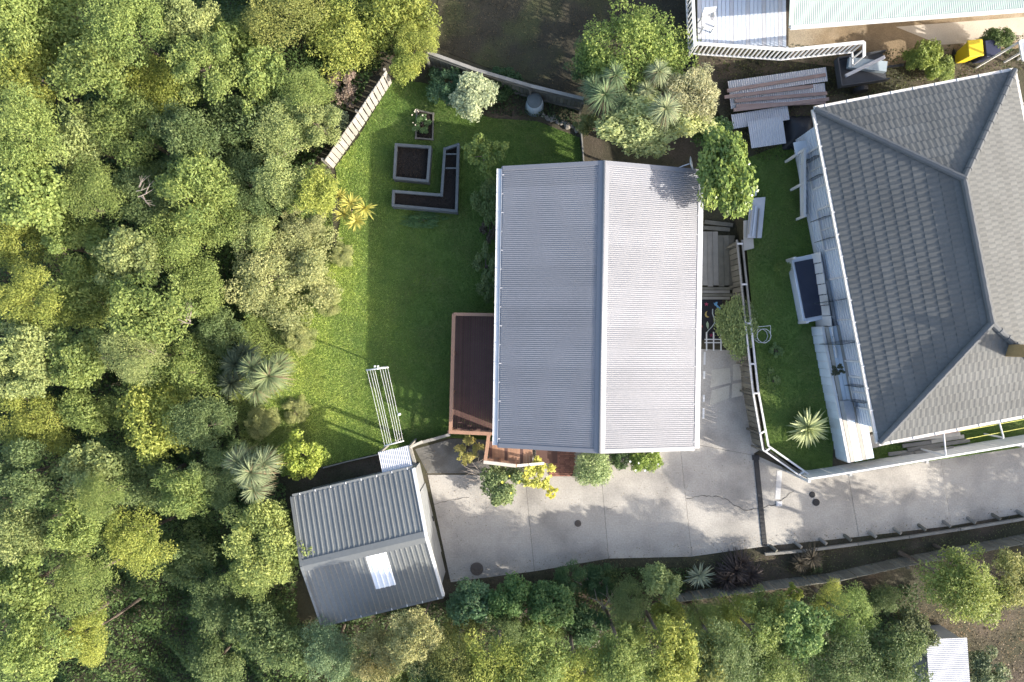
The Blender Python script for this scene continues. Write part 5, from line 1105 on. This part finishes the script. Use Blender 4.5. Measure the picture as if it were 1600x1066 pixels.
cordyline('yellow_yucca', 'cluster of yellow spiky rosettes at the left lawn edge', 'yucca', [(548, 318, 1.0, .55), (570, 325, 1.0, .55), (556, 345, .9, .55), (530, 308, .8, .45), (538, 335, .7, .5)], (.33, .32, .075), (550, 330), protos=YUC, trunkr=.05)
cordyline('flax_plant', 'pale upright agave at the left of the dark flax', 'agave', [(1092, 900, .5, .72)], (.19, .22, .16), (1092, 905), protos=YUC, trunkr=.05)
cordyline('flax_plant', 'large bronze-black flax beside the driveway', 'flax', [(1150, 893, .35, .95), (1135, 905, .3, .8), (1172, 900, .3, .8), (1160, 880, .3, .7)], (.052, .042, .038), (1150, 897), protos=FLX, trunkr=.05)
cordyline('flax_plant', 'smaller brown flax at the edge of the driveway', 'flax', [(1268, 872, .3, .7), (1250, 880, .25, .6)], (.062, .055, .04), (1262, 876), protos=FLX, trunkr=.05)
cordyline('flax_plant', 'low green strap plant on the bank near the dead branches', 'flax', [(957, 900, .2, .55)], (.05, .08, .035), (957, 900), protos=FLX, trunkr=.04)
# dead branches
def dead(name, label, px, py, z, L, seed, rz):
    t = thing(name, label, 'dead branch', P(px, py, z)); rnd = random.Random(seed); b = MB()
    for k in range(7):
        a = rz + rnd.uniform(-1.1, 1.1); l = L * rnd.uniform(.5, 1.1); d = Vector((math.cos(a), math.sin(a), rnd.uniform(.0, .25))); s = Vector((rnd.uniform(-.2, .2), rnd.uniform(-.2, .2), 0))
        m = s + d * l * .5 + Vector((rnd.uniform(-.1, .1), rnd.uniform(-.1, .1), .05)); e = s + d * l
        b.tube([s, m, e], [.02, .014, .005], 5); b.tube([m, m + Vector((math.cos(a + .8), math.sin(a + .8), .1)) * l * .4], [.010, .004], 5)
    b.build('branch', M_DEAD, t)
dead('dead_branch', 'bleached dead branch rising on the bank below the drive', 948, 950, 1.2, .9, 1, 1.9); dead('dead_branch', 'bleached forked dead branch at the bottom of the bank', 945, 990, 1.3, .8, 2, 3.3)
dead('dead_branch', 'thin grey dead branch near the small manhole on the bank', 925, 915, .9, .8, 3, 1.7); dead('dead_branch', 'bare twigs in the shrubs right of the garage', 818, 975, 1.4, .8, 4, 1.2)
dead('dead_branch', 'bare grey twigs beside the yellow branches at the deck', 728, 722, .7, .7, 5, .6); dead('dead_branch', 'bare twigs below the deck corner left of the green bush', 752, 745, .9, .7, 6, 2.2)

for k_, (x, y, z) in enumerate([(220, 300, 2.4), (440, 240, 1.2), (290, 500, 2.4)]):
    dead('dead_branch', ['bare grey snag in the bush level with the L-shaped bed', 'bare twigs in the bush level with the square bed', 'bare grey branch in the bush left of the broad pale shrub', 'bare twigs in the bush left of the yellow yuccas', 'bare branch in the bush level with the garage ridge', 'bare twigs in the bush level with the garage lower eave'][k_], x, y, z, .7, 20 + k_, k_ * 1.1)
# --- undergrowth that nobody could count
def undergrowth(name, label, poly_px, per, size, col, seed, hmax=.7, up=0.0):
    rng = np.random.default_rng(seed); poly = [P(a, b, 0) for a, b in poly_px]
    x0, x1 = min(p.x for p in poly), max(p.x for p in poly); y0, y1 = min(p.y for p in poly), max(p.y for p in poly)
    n = int((x1 - x0) * (y1 - y0) * per); x = rng.uniform(x0, x1, n); y = rng.uniform(y0, y1, n); k = in_poly(x, y, poly); x, y = x[k], y[k]; n = len(x)
    hump = np.clip(.5 + .5 * np.sin(x * 1.9 + np.sin(y * 1.3) * 2) * np.sin(y * 2.1 + x * .6), 0, 1)
    z = up + np.array([gz(a, b) for a, b in zip(x, y)]) + hmax * hump * rng.uniform(.5, 1, n) + rng.uniform(0, .12, n)
    q = leaf_quads(rng, np.stack([x, y, z], 1), rng.normal(size=(n, 3)) * .6 + np.array([0, 0, .8]), size)
    o0 = np.array([(x0 + x1) / 2, (y0 + y1) / 2, -1.0]); me = npmesh(name, q - o0, 4, [(0, 1, 2, 3)], np.clip(hump * .5 + rng.uniform(0, .5, n), 0, 1), M_LEAF)
    o = bpy.data.objects.new(name, me); C.objects.link(o); o.location = o0; o.color = (*(q * 1.5 for q in col), 1)
    return tag(o, label, 'undergrowth', kind='stuff')
undergrowth('undergrowth', 'dark green undergrowth beneath the bush trees', [(-120, -120), (690, -120), (660, 70), (600, 100), (500, 250), (500, 320), (420, 430), (350, 600), (380, 700), (450, 760), (470, 960), (500, 1180), (-120, 1180)], 360, .13, (.072, .112, .036), 31, 1.1)
undergrowth('undergrowth', 'green weedy ground cover on the bank at the bottom', [(470, 970), (700, 940), (850, 905), (950, 885), (1080, 885), (1060, 945), (1300, 925), (1430, 910), (1440, 1180), (400, 1180)], 330, .11, (.058, .09, .032), 32, .5)
undergrowth('undergrowth', 'sparse weeds on the mulched bank beside the drive', [(950, 882), (1195, 864), (1342, 850), (1480, 836), (1600, 815), (1600, 845), (1420, 880), (1060, 935), (950, 950)], 60, .07, (.07, .085, .035), 33, .1)
undergrowth('undergrowth', 'dark plants in the border under the back fence', [(676, 90), (905, 160), (905, 205), (840, 185), (770, 180), (700, 160), (665, 125)], 220, .10, (.038, .062, .025), 34, .3)
undergrowth('undergrowth', 'dry grass and litter round the white shed', [(1440, 900), (1660, 860), (1660, 1180), (1440, 1180)], 90, .08, (.15, .12, .075), 35, .12)
undergrowth('undergrowth', 'weeds behind the iron stack and tiled house', [(1085, 75), (1350, 95), (1480, 85), (1660, 60), (1660, 110), (1290, 185), (1290, 260), (1170, 260), (1130, 180)], 110, .09, (.065, .075, .03), 36, .15, NZ)
undergrowth('undergrowth', 'shaded litter on the bank between lawn and garage', [(440, 750), (515, 728), (640, 698), (650, 735), (456, 778)], 160, .06, (.045, .05, .025), 37, .08)
undergrowth('leaf_litter', 'fallen leaves scattered along the lower edge of the drive', [(700, 885), (835, 872), (951, 855), (1081, 850), (1195, 836), (1342, 820), (1486, 803), (1600, 785), (1600, 812), (1342, 841), (1081, 872), (835, 895), (704, 912)], 34, .05, (.11, .085, .045), 38, .0)
undergrowth('leaf_litter', 'fallen leaves scattered over the drive by the garage and front bushes', [(655, 705), (760, 690), (830, 780), (1040, 735), (1180, 715), (1180, 760), (1000, 775), (830, 800), (690, 860)], 14, .045, (.12, .09, .05), 39, .0)
undergrowth('lawn_weeds', 'small weeds and clover dotted over the lawn', LAWN, 16, .05, (.12, .16, .05), 40, .0)
undergrowth('leaf_litter', 'fallen leaves on the bare yard beyond the back fence', [(690, -60), (1085, -60), (1085, 70), (1130, 110), (900, 148), (760, 103), (690, 75)], 45, .07, (.085, .07, .04), 41, .0)
